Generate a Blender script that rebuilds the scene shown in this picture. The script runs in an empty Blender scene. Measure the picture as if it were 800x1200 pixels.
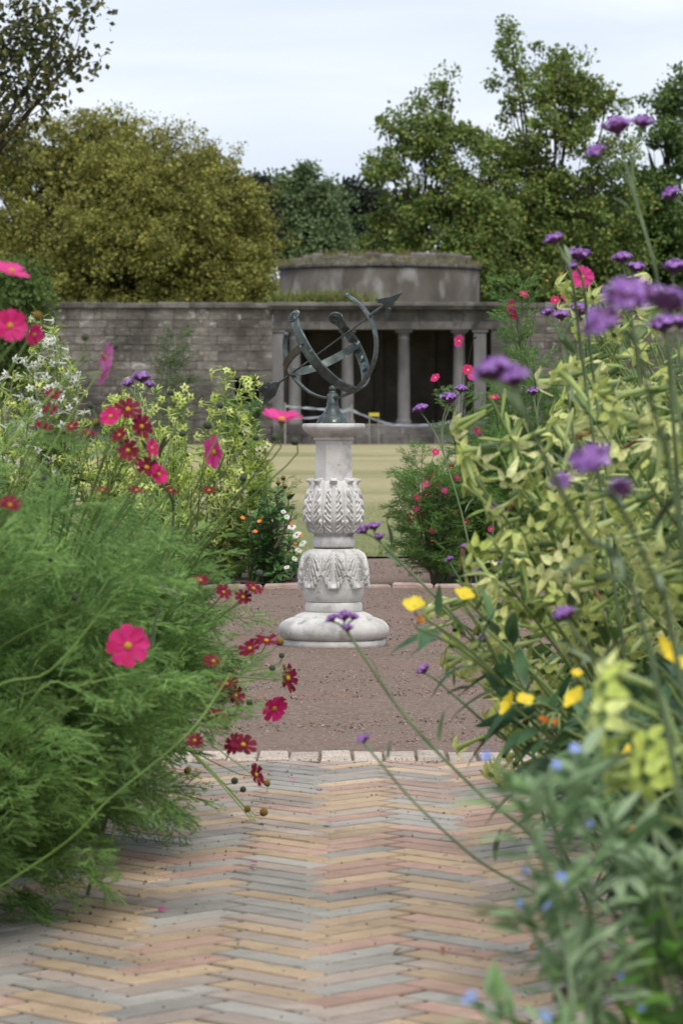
import bpy, math, random
import numpy as np
from mathutils import Vector, Matrix, Euler

random.seed(11)
rng = np.random.default_rng(11)
SC = bpy.context.scene
COL = SC.collection
R = math.radians

# ------------------------------------------------------------------ camera
CAM_H = 0.82
FPX = 4500.0                        # focal length in photo pixels (800 x 1200)
PITCH = math.atan(110.0 / FPX)
cd = bpy.data.cameras.new('camera')
cd.sensor_fit = 'VERTICAL'; cd.sensor_height = 22.3; cd.lens = 22.3 * FPX / 1200.0
cd.clip_start = 0.05; cd.clip_end = 6000
cd.dof.use_dof = True; cd.dof.focus_distance = 11.9; cd.dof.aperture_fstop = 9.6
cam = bpy.data.objects.new('camera', cd); COL.objects.link(cam)
cam.location = (0, 0, CAM_H); cam.rotation_euler = (math.pi / 2 - PITCH, 0, 0)
SC.camera = cam

# ------------------------------------------------------------------ sky and sun
SUN_EL, SUN_AZ = R(58), R(165)      # azimuth clockwise from +Y (behind the camera, to the right)
w = bpy.data.worlds.new('World'); SC.world = w; w.use_nodes = True
nt = w.node_tree; nt.nodes.clear()
def N(nt, t, **kw):
    n = nt.nodes.new(t)
    for k, v in kw.items():
        if k.startswith('i_'): n.inputs[k[2:].replace('_', ' ')].default_value = v
        else: setattr(n, k, v)
    return n
sky = N(nt, 'ShaderNodeTexSky', sky_type='NISHITA', sun_disc=False, sun_elevation=SUN_EL, sun_rotation=SUN_AZ)
tc = N(nt, 'ShaderNodeTexCoord')
sep = N(nt, 'ShaderNodeSeparateXYZ'); nt.links.new(tc.outputs['Generated'], sep.inputs[0])
ad = N(nt, 'ShaderNodeMath', operation='ADD'); ad.inputs[1].default_value = 0.12
mx = N(nt, 'ShaderNodeMath', operation='MAXIMUM'); mx.inputs[1].default_value = 0.05
nt.links.new(sep.outputs[2], ad.inputs[0]); nt.links.new(ad.outputs[0], mx.inputs[0])
dv = N(nt, 'ShaderNodeVectorMath', operation='DIVIDE')
cb = N(nt, 'ShaderNodeCombineXYZ')
for i in range(3): nt.links.new(mx.outputs[0], cb.inputs[i])
nt.links.new(tc.outputs['Generated'], dv.inputs[0]); nt.links.new(cb.outputs[0], dv.inputs[1])
mp = N(nt, 'ShaderNodeMapping'); mp.inputs['Location'].default_value = (3.1, 1.7, 0); mp.inputs['Scale'].default_value = (1.1, 1.1, 0.0)
nt.links.new(dv.outputs[0], mp.inputs[0])
no = N(nt, 'ShaderNodeTexNoise', i_Scale=1.5, i_Detail=4.0, i_Roughness=0.45, i_Distortion=0.6)
nt.links.new(mp.outputs[0], no.inputs[0])
cr = N(nt, 'ShaderNodeValToRGB')
cr.color_ramp.elements[0].position = 0.30; cr.color_ramp.elements[0].color = (5.6, 6.2, 7.4, 1)
cr.color_ramp.elements[1].position = 0.68; cr.color_ramp.elements[1].color = (7.5, 7.9, 8.5, 1)
nt.links.new(no.outputs[0], cr.inputs[0])
mix = N(nt, 'ShaderNodeMixRGB'); mix.inputs[0].default_value = 0.88
nt.links.new(sky.outputs[0], mix.inputs[1]); nt.links.new(cr.outputs[0], mix.inputs[2])
bg = N(nt, 'ShaderNodeBackground'); bg.inputs[1].default_value = 0.1
nt.links.new(mix.outputs[0], bg.inputs[0])
wo = N(nt, 'ShaderNodeOutputWorld'); nt.links.new(bg.outputs[0], wo.inputs[0])

sd = bpy.data.lights.new('sun', 'SUN'); sd.energy = 2.3; sd.angle = R(30); sd.color = (1.0, 0.96, 0.9)
sun = bpy.data.objects.new('sun', sd); COL.objects.link(sun)
sdir = Vector((math.sin(SUN_AZ) * math.cos(SUN_EL), math.cos(SUN_AZ) * math.cos(SUN_EL), math.sin(SUN_EL)))
sun.rotation_euler = sdir.to_track_quat('Z', 'Y').to_euler(); sun.location = (6, -6, 14)

SC.view_settings.view_transform = 'Standard'; SC.view_settings.look = 'None'
SC.view_settings.exposure = 0.42; SC.view_settings.gamma = 1.0; SC.view_settings.use_curve_mapping = False
SC.cycles.use_denoising = True
SC.cycles.max_bounces = 6; SC.cycles.diffuse_bounces = 3; SC.cycles.transmission_bounces = 4
SC.cycles.transparent_max_bounces = 4; SC.cycles.glossy_bounces = 2

# ------------------------------------------------------------------ helpers
def at(px, py, D):
    """point seen at photo pixel (px, py), D metres in front of the camera"""
    x = (px - 400) / FPX; y = (600 - py) / FPX
    d = Vector((x, math.cos(PITCH) + y * math.sin(PITCH), -math.sin(PITCH) + y * math.cos(PITCH)))
    return Vector((0, 0, CAM_H)) + d * (D / d.y)

class MB:
    def __init__(s): s.ch = []; s.n = 0
    def add(s, V, F, mi=0):
        V = np.asarray(V, float).reshape(-1, 3); s.ch.append((V, F, mi, s.n)); s.n += len(V)
    def mesh(s, name, mats, off=(0, 0, 0), smooth=True):
        me = bpy.data.meshes.new(name)
        V = np.concatenate([c[0] for c in s.ch]) - np.array(off, float)
        loops, starts, mids, pos = [], [], [], 0
        for (v, F, mi, o) in s.ch:
            groups = [F] if isinstance(F, np.ndarray) else None
            if groups is None:
                d = {}
                for f in F: d.setdefault(len(f), []).append(f)
                groups = [np.array(x) for x in d.values()]
            for g in groups:
                k, q = g.shape
                loops.append((g + o).ravel()); starts.append(pos + np.arange(k) * q); pos += k * q
                mids.append(np.full(k, mi))
        loops = np.concatenate(loops).astype(np.int32); starts = np.concatenate(starts).astype(np.int32)
        mids = np.concatenate(mids).astype(np.int32)
        me.vertices.add(len(V)); me.vertices.foreach_set('co', V.ravel().astype(np.float32))
        me.loops.add(len(loops)); me.loops.foreach_set('vertex_index', loops)
        me.polygons.add(len(starts)); me.polygons.foreach_set('loop_start', starts)
        me.polygons.foreach_set('material_index', mids)
        me.polygons.foreach_set('use_smooth', np.full(len(starts), bool(smooth)))
        for m in (mats if isinstance(mats, (list, tuple)) else [mats]): me.materials.append(m)
        me.update(calc_edges=True); me.validate()
        return me

def obj(name, me, parent=None, M=None, **props):
    o = bpy.data.objects.new(name, me); COL.objects.link(o)
    if parent is not None: o.parent = parent
    if M is not None: o.matrix_local = M
    for k, v in props.items(): o[k] = v
    return o
def thing(name, label, cat, loc, group=None):
    o = bpy.data.objects.new(name, None); COL.objects.link(o); o.location = loc; o.empty_display_size = 0.05
    o['label'] = label; o['category'] = cat
    if group: o['group'] = group
    return o
def part(name, mb, mats, parent, smooth=True, **props):
    return obj(name, mb.mesh(name, mats, parent.location, smooth), parent, **props)
def struct(name, mb, mats, smooth=False, **props):
    return obj(name, mb.mesh(name, mats, (0, 0, 0), smooth), kind='structure', **props)

def tube(mb, P, r, sides=5, mi=0, cap=True):
    P = np.array([tuple(p) for p in P], float); n = len(P)
    r = np.broadcast_to(np.asarray(r, float), (n,)) if np.ndim(r) else np.full(n, r)
    T = np.gradient(P, axis=0); T /= np.linalg.norm(T, axis=1)[:, None] + 1e-12
    a = np.array([0, 0, 1.]) if abs(T[0][2]) < .9 else np.array([1., 0, 0])
    B = np.zeros_like(P); u = np.cross(T[0], a); u /= np.linalg.norm(u)
    for i in range(n):
        u = u - T[i] * np.dot(u, T[i]); u /= np.linalg.norm(u) + 1e-12; B[i] = u
    C = np.cross(T, B)
    th = np.arange(sides) * 2 * np.pi / sides
    V = P[:, None] + r[:, None, None] * (np.cos(th)[None, :, None] * B[:, None] + np.sin(th)[None, :, None] * C[:, None])
    i = np.arange(n - 1)[:, None] * sides; j = np.arange(sides)[None]; j2 = (j + 1) % sides
    F = np.stack([i + j, i + j2, i + sides + j2, i + sides + j], -1).reshape(-1, 4)
    mb.add(V.reshape(-1, 3), F, mi)
    if cap and r[-1] > 1e-4:
        mb.add(V[-1], np.array([list(range(sides))]), mi)

def bez(a, b, c, n=8, d=None):
    a, b, c = Vector(a), Vector(b), Vector(c)
    out = []
    for i in range(n):
        t = i / (n - 1)
        if d is None: out.append(a * (1 - t) ** 2 + b * 2 * t * (1 - t) + c * t * t)
        else: out.append(a * (1 - t) ** 3 + b * 3 * t * (1 - t) ** 2 + c * 3 * t * t * (1 - t) + Vector(d) * t ** 3)
    return out
def catmull(P, k=5):
    P = [Vector(p) for p in P]; Q = [P[0] * 2 - P[1]] + P + [P[-1] * 2 - P[-2]]; out = []
    for i in range(1, len(Q) - 2):
        for j in range(k):
            t = j / k; p0, p1, p2, p3 = Q[i - 1:i + 3]
            out.append(.5 * (2 * p1 + (p2 - p0) * t + (2 * p0 - 5 * p1 + 4 * p2 - p3) * t * t + (3 * p1 - p0 - 3 * p2 + p3) * t ** 3))
    out.append(P[-1]); return out

def lathe(mb, prof, c=(0, 0, 0), seg=48, mi=0, rot=0.0, a0=0.0, a1=2 * math.pi):
    full = abs(a1 - a0 - 2 * math.pi) < 1e-6
    m = seg if full else seg + 1
    th = a0 + rot + np.arange(m) * (a1 - a0) / seg
    pr = np.array(prof, float)
    V = np.stack([pr[:, 0:1] * np.cos(th) + c[0], pr[:, 0:1] * np.sin(th) + c[1], np.repeat(pr[:, 1:2], m, 1) + c[2]], -1)
    i = np.arange(len(pr) - 1)[:, None] * m; j = np.arange(seg)[None]; j2 = (j + 1) % m
    F = np.stack([i + j, i + j2, i + m + j2, i + m + j], -1).reshape(-1, 4)
    mb.add(V.reshape(-1, 3), F, mi)

def box(mb, x0, x1, y0, y1, z0, z1, mi=0, ch=0.0):
    if ch <= 0:
        V = [(x, y, z) for z in (z0, z1) for y in (y0, y1) for x in (x0, x1)]
        F = np.array([(0, 2, 3, 1), (4, 5, 7, 6), (0, 1, 5, 4), (2, 6, 7, 3), (0, 4, 6, 2), (1, 3, 7, 5)])
        mb.add(V, F, mi)
    else:
        prism(mb, [(x0, y0), (x1, y0), (x1, y1), (x0, y1)], z0, z1, ch, mi)
def prism(mb, poly, z0, z1, ch, mi=0):
    P = np.array(poly, float); n = len(P); c = P.mean(0)
    d = P - c; L = np.linalg.norm(d, axis=1)[:, None]
    Q = P - d / L * ch * 1.4
    V = np.concatenate([np.c_[P, np.full(n, z0)], np.c_[P, np.full(n, z1 - ch)], np.c_[Q, np.full(n, z1)]])
    F = [tuple(range(2 * n, 3 * n))]
    for k in (0, n):
        for i in range(n):
            j = (i + 1) % n; F.append((k + i, k + j, k + n + j, k + n + i))
    mb.add(V, F, mi)

def scatter(mb, tv, tf, M, mi=0):
    """tv (n,3) template, tf (k,q), M (m,4,3): rows x-axis, y-axis, z-axis, origin"""
    m, n = len(M), len(tv)
    V = np.einsum('ni,mij->mnj', tv, M[:, :3]) + M[:, 3][:, None]
    F = (tf[None] + (np.arange(m) * n)[:, None, None]).reshape(-1, tf.shape[1])
    mb.add(V.reshape(-1, 3), F, mi)
def unit(a): return a / (np.linalg.norm(a, axis=-1, keepdims=True) + 1e-12)
def frames(Y, Z0, P, s):
    """frames with local y along Y, local z near Z0"""
    Y = unit(Y); X = unit(np.cross(Y, Z0)); Z = np.cross(X, Y)
    s = np.broadcast_to(np.asarray(s, float), (len(Y),))[:, None]
    return np.stack([X * s, Y * s, Z * s, P], 1)
def rdir(n): return unit(rng.normal(size=(n, 3)))
def orient(normal, roll=0.0, scale=1.0, loc=(0, 0, 0)):
    q = Vector(normal).to_track_quat('Z', 'Y')
    return Matrix.Translation(loc) @ q.to_matrix().to_4x4() @ Matrix.Rotation(roll, 4, 'Z') @ Matrix.Scale(scale, 4)

# ------------------------------------------------------------------ materials
def ramp(nt, stops, interp='LINEAR'):
    cr = nt.nodes.new('ShaderNodeValToRGB'); cr.color_ramp.interpolation = interp
    el = cr.color_ramp.elements
    while len(el) < len(stops): el.new(0.5)
    for e, (p, c) in zip(el, stops): e.position = p; e.color = (*c, 1)
    return cr
def base(name):
    m = bpy.data.materials.new(name); m.use_nodes = True; nt = m.node_tree
    return m, nt, nt.nodes['Principled BSDF'], nt.nodes['Material Output']

def leafmat(name, cols, trans=0.35, rough=0.5, mode='island', noise=0.0, spec=0.3):
    """leaf: colour differs from leaf to leaf, some light passes through"""
    m, nt, b, out = base(name)
    if mode == 'island': src = nt.nodes.new('ShaderNodeNewGeometry').outputs['Random Per Island']
    else: src = nt.nodes.new('ShaderNodeObjectInfo').outputs['Random']
    k = len(cols); r = ramp(nt, [(i / max(1, k - 1), c) for i, c in enumerate(cols)])
    nt.links.new(src, r.inputs[0]); colr = r.outputs[0]
    if noise > 0:
        tc = nt.nodes.new('ShaderNodeTexCoord'); nz = N(nt, 'ShaderNodeTexNoise', i_Scale=noise, i_Detail=3.0)
        nt.links.new(tc.outputs['Object'], nz.inputs[0])
        hs = N(nt, 'ShaderNodeHueSaturation'); mr = N(nt, 'ShaderNodeMapRange')
        mr.inputs[1].default_value = .3; mr.inputs[2].default_value = .7; mr.inputs[3].default_value = .65; mr.inputs[4].default_value = 1.3
        nt.links.new(nz.outputs[0], mr.inputs[0]); nt.links.new(mr.outputs[0], hs.inputs['Value'])
        nt.links.new(colr, hs.inputs['Color']); colr = hs.outputs[0]
    nt.links.new(colr, b.inputs['Base Color'])
    b.inputs['Roughness'].default_value = rough; b.inputs['Specular IOR Level'].default_value = spec
    if trans > 0:
        t = nt.nodes.new('ShaderNodeBsdfTranslucent'); nt.links.new(colr, t.inputs[0])
        ms = nt.nodes.new('ShaderNodeMixShader'); ms.inputs[0].default_value = trans
        nt.links.new(b.outputs[0], ms.inputs[1]); nt.links.new(t.outputs[0], ms.inputs[2]); nt.links.new(ms.outputs[0], out.inputs[0])
    return m

def rough_mat(name, stops, scale=8.0, detail=6.0, rough=0.85, bump=0.3, bscale=60.0, bdist=0.01, metallic=0.0,
              rnd=0.0, speck=None, coords='Object', spec=0.3, sc3=None, stain=None):
    """mineral surface: noise colour, optional specks, object-to-object difference and relief"""
    m, nt, b, out = base(name)
    tc = nt.nodes.new('ShaderNodeTexCoord'); co = tc.outputs[coords]
    if coords == 'Object' and rnd > 0:
        oi = nt.nodes.new('ShaderNodeObjectInfo'); sm = N(nt, 'ShaderNodeVectorMath', operation='MULTIPLY_ADD')
        cx = nt.nodes.new('ShaderNodeCombineXYZ')
        for i in range(3): nt.links.new(oi.outputs['Random'], cx.inputs[i])
        nt.links.new(cx.outputs[0], sm.inputs[0]); sm.inputs[1].default_value = (37, 53, 71); nt.links.new(co, sm.inputs[2]); co = sm.outputs[0]
    if sc3:
        mp = N(nt, 'ShaderNodeMapping'); mp.inputs['Scale'].default_value = sc3; nt.links.new(co, mp.inputs[0]); co = mp.outputs[0]
    nz = N(nt, 'ShaderNodeTexNoise', i_Scale=scale, i_Detail=detail, i_Roughness=0.6); nt.links.new(co, nz.inputs[0])
    r = ramp(nt, stops); nt.links.new(nz.outputs[0], r.inputs[0]); c = r.outputs[0]
    if rnd > 0:
        hs = N(nt, 'ShaderNodeHueSaturation'); mr = N(nt, 'ShaderNodeMapRange')
        mr.inputs[3].default_value = 1 - rnd; mr.inputs[4].default_value = 1 + rnd
        nt.links.new(oi.outputs['Random'], mr.inputs[0]); nt.links.new(mr.outputs[0], hs.inputs['Value']); nt.links.new(c, hs.inputs['Color']); c = hs.outputs[0]
    for (sscale, lo, hi, scol) in (speck or []):
        sn = N(nt, 'ShaderNodeTexNoise', i_Scale=sscale, i_Detail=3.0); nt.links.new(co, sn.inputs[0])
        sr = ramp(nt, [(lo, (0, 0, 0)), (hi, (1, 1, 1))]); nt.links.new(sn.outputs[0], sr.inputs[0])
        mx = nt.nodes.new('ShaderNodeMixRGB'); nt.links.new(sr.outputs[0], mx.inputs[0]); nt.links.new(c, mx.inputs[1]); mx.inputs[2].default_value = (*scol, 1); c = mx.outputs[0]
    if stain:                                                      # weathering that runs on over many stones
        gp = nt.nodes.new('ShaderNodeNewGeometry'); zn = N(nt, 'ShaderNodeTexNoise', i_Scale=stain[0], i_Detail=6.0, i_Roughness=.65); nt.links.new(gp.outputs['Position'], zn.inputs[0])
        sr = ramp(nt, [(.36, (stain[1],) * 3), (.5, (1, 1, 1)), (.66, stain[2])]); nt.links.new(zn.outputs[0], sr.inputs[0])
        mu = nt.nodes.new('ShaderNodeMixRGB'); mu.blend_type = 'MULTIPLY'; mu.inputs[0].default_value = 1; nt.links.new(c, mu.inputs[1]); nt.links.new(sr.outputs[0], mu.inputs[2]); c = mu.outputs[0]
    nt.links.new(c, b.inputs['Base Color'])
    b.inputs['Roughness'].default_value = rough; b.inputs['Metallic'].default_value = metallic; b.inputs['Specular IOR Level'].default_value = spec
    if bump > 0:
        bn = N(nt, 'ShaderNodeTexNoise', i_Scale=bscale, i_Detail=5.0); nt.links.new(co, bn.inputs[0])
        bp = N(nt, 'ShaderNodeBump'); bp.inputs['Strength'].default_value = bump; bp.inputs['Distance'].default_value = bdist
        nt.links.new(bn.outputs[0], bp.inputs['Height']); nt.links.new(bp.outputs[0], b.inputs['Normal'])
    return m

M = {}
M['soil'] = rough_mat('soil', [(.3, (.03, .021, .015)), (.7, (.07, .05, .036))], 14, bump=.8, bscale=30, bdist=.03)
M['meadow'] = rough_mat('meadow', [(.3, (.05, .08, .025)), (.7, (.11, .12, .05))], 1.5, bump=.4, bscale=20, bdist=.05)
M['gravel'] = rough_mat('gravel', [(.3, (.095, .064, .044)), (.5, (.165, .114, .083)), (.72, (.225, .164, .125))], 55, bump=.9, bscale=90, bdist=.012,
    speck=[(1.1, .52, .72, (.19, .112, .085)), (120, .62, .70, (.42, .37, .35))])
M['pebble'] = leafmat('pebble', [(.08, .055, .05), (.2, .15, .13), (.27, .2, .18), (.26, .15, .11), (.33, .28, .25)], trans=0, rough=.85)
M['crumb'] = leafmat('crumb', [(.03, .022, .018), (.09, .065, .05), (.16, .11, .09)], trans=0, rough=.9)
M['joint'] = rough_mat('joint_dirt', [(.3, (.012, .010, .008)), (.7, (.036, .03, .024))], 25, bump=.5, bscale=150, bdist=.004)
bs = [(900, .60, .66, (.13, .11, .09)), (22, .62, .75, (.2, .17, .14))]
M['brick_grey'] = rough_mat('brick_grey', [(.3, (.285, .265, .235)), (.7, (.355, .333, .30))], 18, rough=.8, bump=.25, bscale=400, bdist=.002, rnd=.16, speck=bs, stain=(2.2, .74, (1.08, 1.07, 1.05)))
M['brick_mauve'] = rough_mat('brick_mauve', [(.3, (.32, .258, .213)), (.7, (.40, .328, .275))], 18, rough=.8, bump=.25, bscale=400, bdist=.002, rnd=.16, speck=bs, stain=(2.2, .74, (1.08, 1.07, 1.05)))
M['brick_tan'] = rough_mat('brick_tan', [(.3, (.40, .29, .185)), (.7, (.48, .358, .24))], 18, rough=.8, bump=.25, bscale=400, bdist=.002, rnd=.14, speck=bs, stain=(2.2, .74, (1.08, 1.07, 1.05)))
M['brick_pink'] = rough_mat('brick_pink', [(.3, (.38, .243, .185)), (.7, (.46, .305, .24))], 18, rough=.8, bump=.25, bscale=400, bdist=.002, rnd=.14, speck=bs, stain=(2.2, .74, (1.08, 1.07, 1.05)))
M['sett'] = rough_mat('sett', [(.3, (.36, .30, .245)), (.7, (.52, .44, .37))], 22, rough=.85, bump=.4, bscale=260, bdist=.004, rnd=.18, speck=[(240, .57, .62, (.07, .05, .04)), (60, .6, .7, (.2, .15, .12))])
M['kerb'] = rough_mat('kerb', [(.3, (.26, .17, .14)), (.7, (.45, .35, .3))], 12, rnd=.25, bump=.5, bscale=120)
M['stone_white'] = rough_mat('carved_stone', [(.25, (.36, .34, .30)), (.5, (.53, .515, .485)), (.75, (.62, .61, .59))], 9, rough=.75, bump=.35, bscale=150, bdist=.003, stain=(9, .66, (1.04, 1.04, 1.05)),
    speck=[(38, .66, .72, (.36, .33, .27)), (5.0, .54, .74, (.40, .36, .30)), (14, .62, .72, (.30, .28, .24)), (170, .70, .74, (.2, .19, .16))])
M['bronze'] = rough_mat('patinated_bronze', [(.3, (.034, .043, .039)), (.55, (.075, .095, .088)), (.75, (.17, .22, .21))], 22, rough=.5, bump=.25, bscale=120, bdist=.001, metallic=.45, spec=.5,
    speck=[(60, .64, .72, (.34, .42, .4))])
M['bronze_brown'] = rough_mat('weathered_bronze', [(.3, (.055, .05, .04)), (.7, (.13, .115, .085))], 22, rough=.5, bump=.2, bscale=120, bdist=.001, metallic=.45, spec=.5)
M['bronze_dark'] = rough_mat('dark_recess_bronze', [(.3, (.015, .018, .016)), (.7, (.035, .04, .036))], 30, rough=.6, bump=0)
M['block'] = rough_mat('wall_block', [(.25, (0.0688, 0.0587, 0.05)), (.5, (0.125, 0.11, 0.0938)), (.78, (0.2, 0.184, 0.169))], 2.4, rnd=.2, bump=.7, bscale=9, bdist=.04, coords='Object', stain=(.55, .5, (1.7, 1.72, 1.75)),
    speck=[(1.6, .58, .68, (.27, .265, .25)), (5, .66, .72, (.07, .06, .05))])
M['block_brown'] = rough_mat('wall_block_brown', [(.25, (0.078, 0.0696, 0.0576)), (.5, (0.12, 0.108, 0.0924)), (.78, (0.18, 0.166, 0.146))], 2.0, rnd=.22, bump=.7, bscale=9, bdist=.04, stain=(.55, .5, (1.7, 1.72, 1.75)), speck=[(1.3, .60, .7, (.2, .195, .185))])
M['mortar'] = rough_mat('mortar', [(.3, (0.084, 0.0756, 0.0672)), (.7, (0.156, 0.144, 0.13))], 2.0, stain=(.55, .5, (1.7, 1.72, 1.75)), bump=.6, bscale=8, bdist=.03)
M['ashlar'] = rough_mat('temple_stone', [(.25, (0.0575, 0.0517, 0.046)), (.5, (0.113, 0.103, 0.0954)), (.78, (0.178, 0.17, 0.159))], 1.3, stain=(.8, .5, (1.6, 1.6, 1.6)), detail=9, bump=.5, bscale=7, bdist=.02, rnd=.18,
    speck=[(3.2, .57, .64, (.085, .078, .066))])
M['render'] = rough_mat('stained_render', [(.25, (.035, .03, .024)), (.46, (.07, .06, .049)), (.6, (.10, .088, .075)), (.8, (.15, .142, .13))], .9, detail=9, bump=.6, bscale=6, bdist=.03,
    speck=[(1.3, .55, .72, (.19, .185, .178)), (.8, .60, .75, (.07, .06, .045))], sc3=(1, 1, .55))
M['column'] = rough_mat('column_stone', [(.25, (.09, .085, .083)), (.7, (.19, .185, .182))], 2.5, rnd=.15, bump=.4, bscale=8, bdist=.02, sc3=(1, 1, .4))
M['inner'] = rough_mat('inner_wall', [(.3, (.07, .06, .045)), (.7, (.16, .14, .11))], 1.2, bump=.4, bscale=8, bdist=.03)
M['lichen'] = leafmat('dry_grass', [(.16, .15, .05), (.22, .17, .08), (.09, .12, .03), (.3, .22, .12)], trans=.2)
M['bark'] = rough_mat('bark', [(.3, (.025, .02, .016)), (.7, (.075, .062, .05))], 6, bump=.8, bscale=14, bdist=.03)
M['tape'] = rough_mat('barrier_tape', [(.3, (.24, .27, .31)), (.7, (.36, .39, .42))], 3, rough=.4, bump=0)
M['post'] = rough_mat('tape_post', [(.3, (.2, .19, .16)), (.7, (.33, .32, .28))], 3, bump=0)
M['sign'] = rough_mat('yellow_sign', [(.3, (.45, .38, .04)), (.7, (.6, .5, .07))], 3, rough=.4, bump=0)

# lawn: dry bands and greener mown bands run across it
def lawn_mat():
    m, nt, b, out = base('lawn_grass')
    g = nt.nodes.new('ShaderNodeNewGeometry'); s = nt.nodes.new('ShaderNodeSeparateXYZ'); nt.links.new(g.outputs['Position'], s.inputs[0])
    mp = N(nt, 'ShaderNodeMapping'); mp.inputs['Scale'].default_value = (.10, .10, 1); nt.links.new(g.outputs['Position'], mp.inputs[0])
    n1 = N(nt, 'ShaderNodeTexNoise', i_Scale=1.0, i_Detail=4.0, i_Roughness=.5); nt.links.new(mp.outputs[0], n1.inputs[0])
    r = ramp(nt, [(.22, (.13, .165, .06)), (.38, (.21, .215, .10)), (.52, (.31, .275, .15)), (.75, (.36, .315, .185))])
    a = N(nt, 'ShaderNodeMapRange'); a.inputs[1].default_value = 23; a.inputs[2].default_value = 42; a.inputs[3].default_value = -.24; a.inputs[4].default_value = .02
    nt.links.new(s.outputs[1], a.inputs[0])
    a2 = N(nt, 'ShaderNodeMath', operation='ADD'); nt.links.new(a.outputs[0], a2.inputs[0]); nt.links.new(n1.outputs[0], a2.inputs[1])
    nt.links.new(a2.outputs[0], r.inputs[0])
    n2 = N(nt, 'ShaderNodeTexNoise', i_Scale=9.0, i_Detail=5.0); nt.links.new(g.outputs['Position'], n2.inputs[0])
    hs = N(nt, 'ShaderNodeHueSaturation'); mr = N(nt, 'ShaderNodeMapRange'); mr.inputs[1].default_value = .3; mr.inputs[2].default_value = .7; mr.inputs[3].default_value = .8; mr.inputs[4].default_value = 1.15
    nt.links.new(n2.outputs[0], mr.inputs[0]); nt.links.new(mr.outputs[0], hs.inputs['Value']); nt.links.new(r.outputs[0], hs.inputs['Color'])
    nt.links.new(hs.outputs[0], b.inputs['Base Color']); b.inputs['Roughness'].default_value = .9; b.inputs['Specular IOR Level'].default_value = .1
    bp = N(nt, 'ShaderNodeBump'); bp.inputs['Strength'].default_value = .6; bp.inputs['Distance'].default_value = .03
    n3 = N(nt, 'ShaderNodeTexNoise', i_Scale=40.0, i_Detail=4.0); nt.links.new(g.outputs['Position'], n3.inputs[0]); nt.links.new(n3.outputs[0], bp.inputs['Height']); nt.links.new(bp.outputs[0], b.inputs['Normal'])
    return m
M['lawn'] = lawn_mat()

M['cosmos_leaf'] = leafmat('cosmos_leaf', [(.105, .205, .06), (.18, .32, .085), (.27, .41, .11), (.14, .27, .085)], trans=.4, noise=7)
M['cosmos_leaf_far'] = leafmat('cosmos_leaf_far', [(.07, .16, .04), (.13, .25, .06), (.22, .36, .09), (.10, .2, .06)], trans=.35, noise=6)
M['cosmos_stem'] = leafmat('cosmos_stem', [(.16, .27, .07), (.22, .33, .09), (.18, .22, .08)], trans=.1)
M['twig'] = leafmat('dark_twig', [(.05, .045, .03), (.09, .07, .045)], trans=0)
def petal(name, cols): return leafmat(name, cols, trans=.35, rough=.55, mode='object', noise=60, spec=.2)
M['petal_pink'] = petal('petal_pink', [(.68, .045, .23), (.76, .07, .31)])
M['petal_magenta'] = petal('petal_magenta', [(.52, .015, .11), (.66, .035, .20)])
M['petal_crimson'] = petal('petal_crimson', [(.105, .003, .012), (.20, .005, .025), (.17, .005, .04)])
M['petal_mauve'] = petal('petal_mauve', [(.55, .13, .36), (.62, .2, .45)])
M['disc'] = rough_mat('flower_disc', [(.3, (.5, .25, .015)), (.7, (.72, .43, .03))], 300, bump=.8, bscale=900, bdist=.002)
M['disc_brown'] = rough_mat('spent_disc', [(.3, (.10, .06, .02)), (.7, (.4, .24, .03))], 250, bump=.8, bscale=900, bdist=.002)
M['bud'] = rough_mat('bud', [(.3, (.03, .045, .025)), (.7, (.07, .08, .05))], 120, bump=.3, bscale=300, bdist=.002)
M['calyx'] = leafmat('calyx', [(.09, .16, .04), (.14, .2, .06)], trans=.1, mode='object')
M['nico_lobe'] = leafmat('tobacco_flower_lobe', [(.50, .57, .13), (.66, .69, .25), (.75, .74, .38), (.42, .50, .11), (.58, .58, .22)], trans=.4, mode='object', noise=90)
M['nico_tube'] = leafmat('tobacco_flower_tube', [(.36, .46, .14), (.46, .53, .22)], trans=.3, mode='object')
M['nico_lobe_far'] = leafmat('tobacco_flower_lobe_bright', [(.56, .68, .12), (.70, .78, .22), (.78, .82, .34)], trans=.4, mode='object', noise=90)
M['nico_white'] = leafmat('white_flower_lobe', [(.74, .76, .66), (.82, .82, .76), (.7, .74, .55)], trans=.35, mode='object')
M['nico_cream'] = leafmat('cream_flower_lobe', [(.70, .66, .42), (.76, .73, .5)], trans=.35, mode='object')
M['nico_stem'] = leafmat('tobacco_stem', [(.13, .2, .05), (.2, .27, .08), (.16, .22, .07)], trans=.1)
M['nico_leaf'] = leafmat('tobacco_leaf', [(0.065, 0.13, 0.039), (0.13, 0.221, 0.065), (0.195, 0.299, 0.078)], trans=.3, noise=25)
M['nico_bract'] = leafmat('tobacco_bract', [(.16, .25, .06), (.26, .36, .10), (.36, .44, .15)], trans=.35)
M['nico_bract_far'] = leafmat('tobacco_bract_bright', [(.26, .40, .07), (.42, .55, .12), (.56, .66, .19), (.18, .29, .06)], trans=.4)
M['nico_dead'] = leafmat('withered_flower', [(.25, .11, .04), (.33, .18, .07)], trans=.1, mode='object')
M['verb_floret'] = leafmat('verbena_floret', [(.24, .08, .40), (.42, .18, .62), (.66, .42, .85), (.50, .24, .70), (.34, .12, .50)], trans=.3)
M['verb_calyx'] = leafmat('verbena_calyx', [(.10, .03, .11), (.16, .05, .15), (.07, .05, .07)], trans=.1)
M['verb_stem'] = leafmat('verbena_stem', [(.10, .15, .07), (.14, .19, .09), (.12, .15, .09)], trans=0, noise=14)
M['primrose'] = leafmat('primrose_petal', [(.80, .60, .03), (.84, .66, .05)], trans=.35, mode='object')
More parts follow.
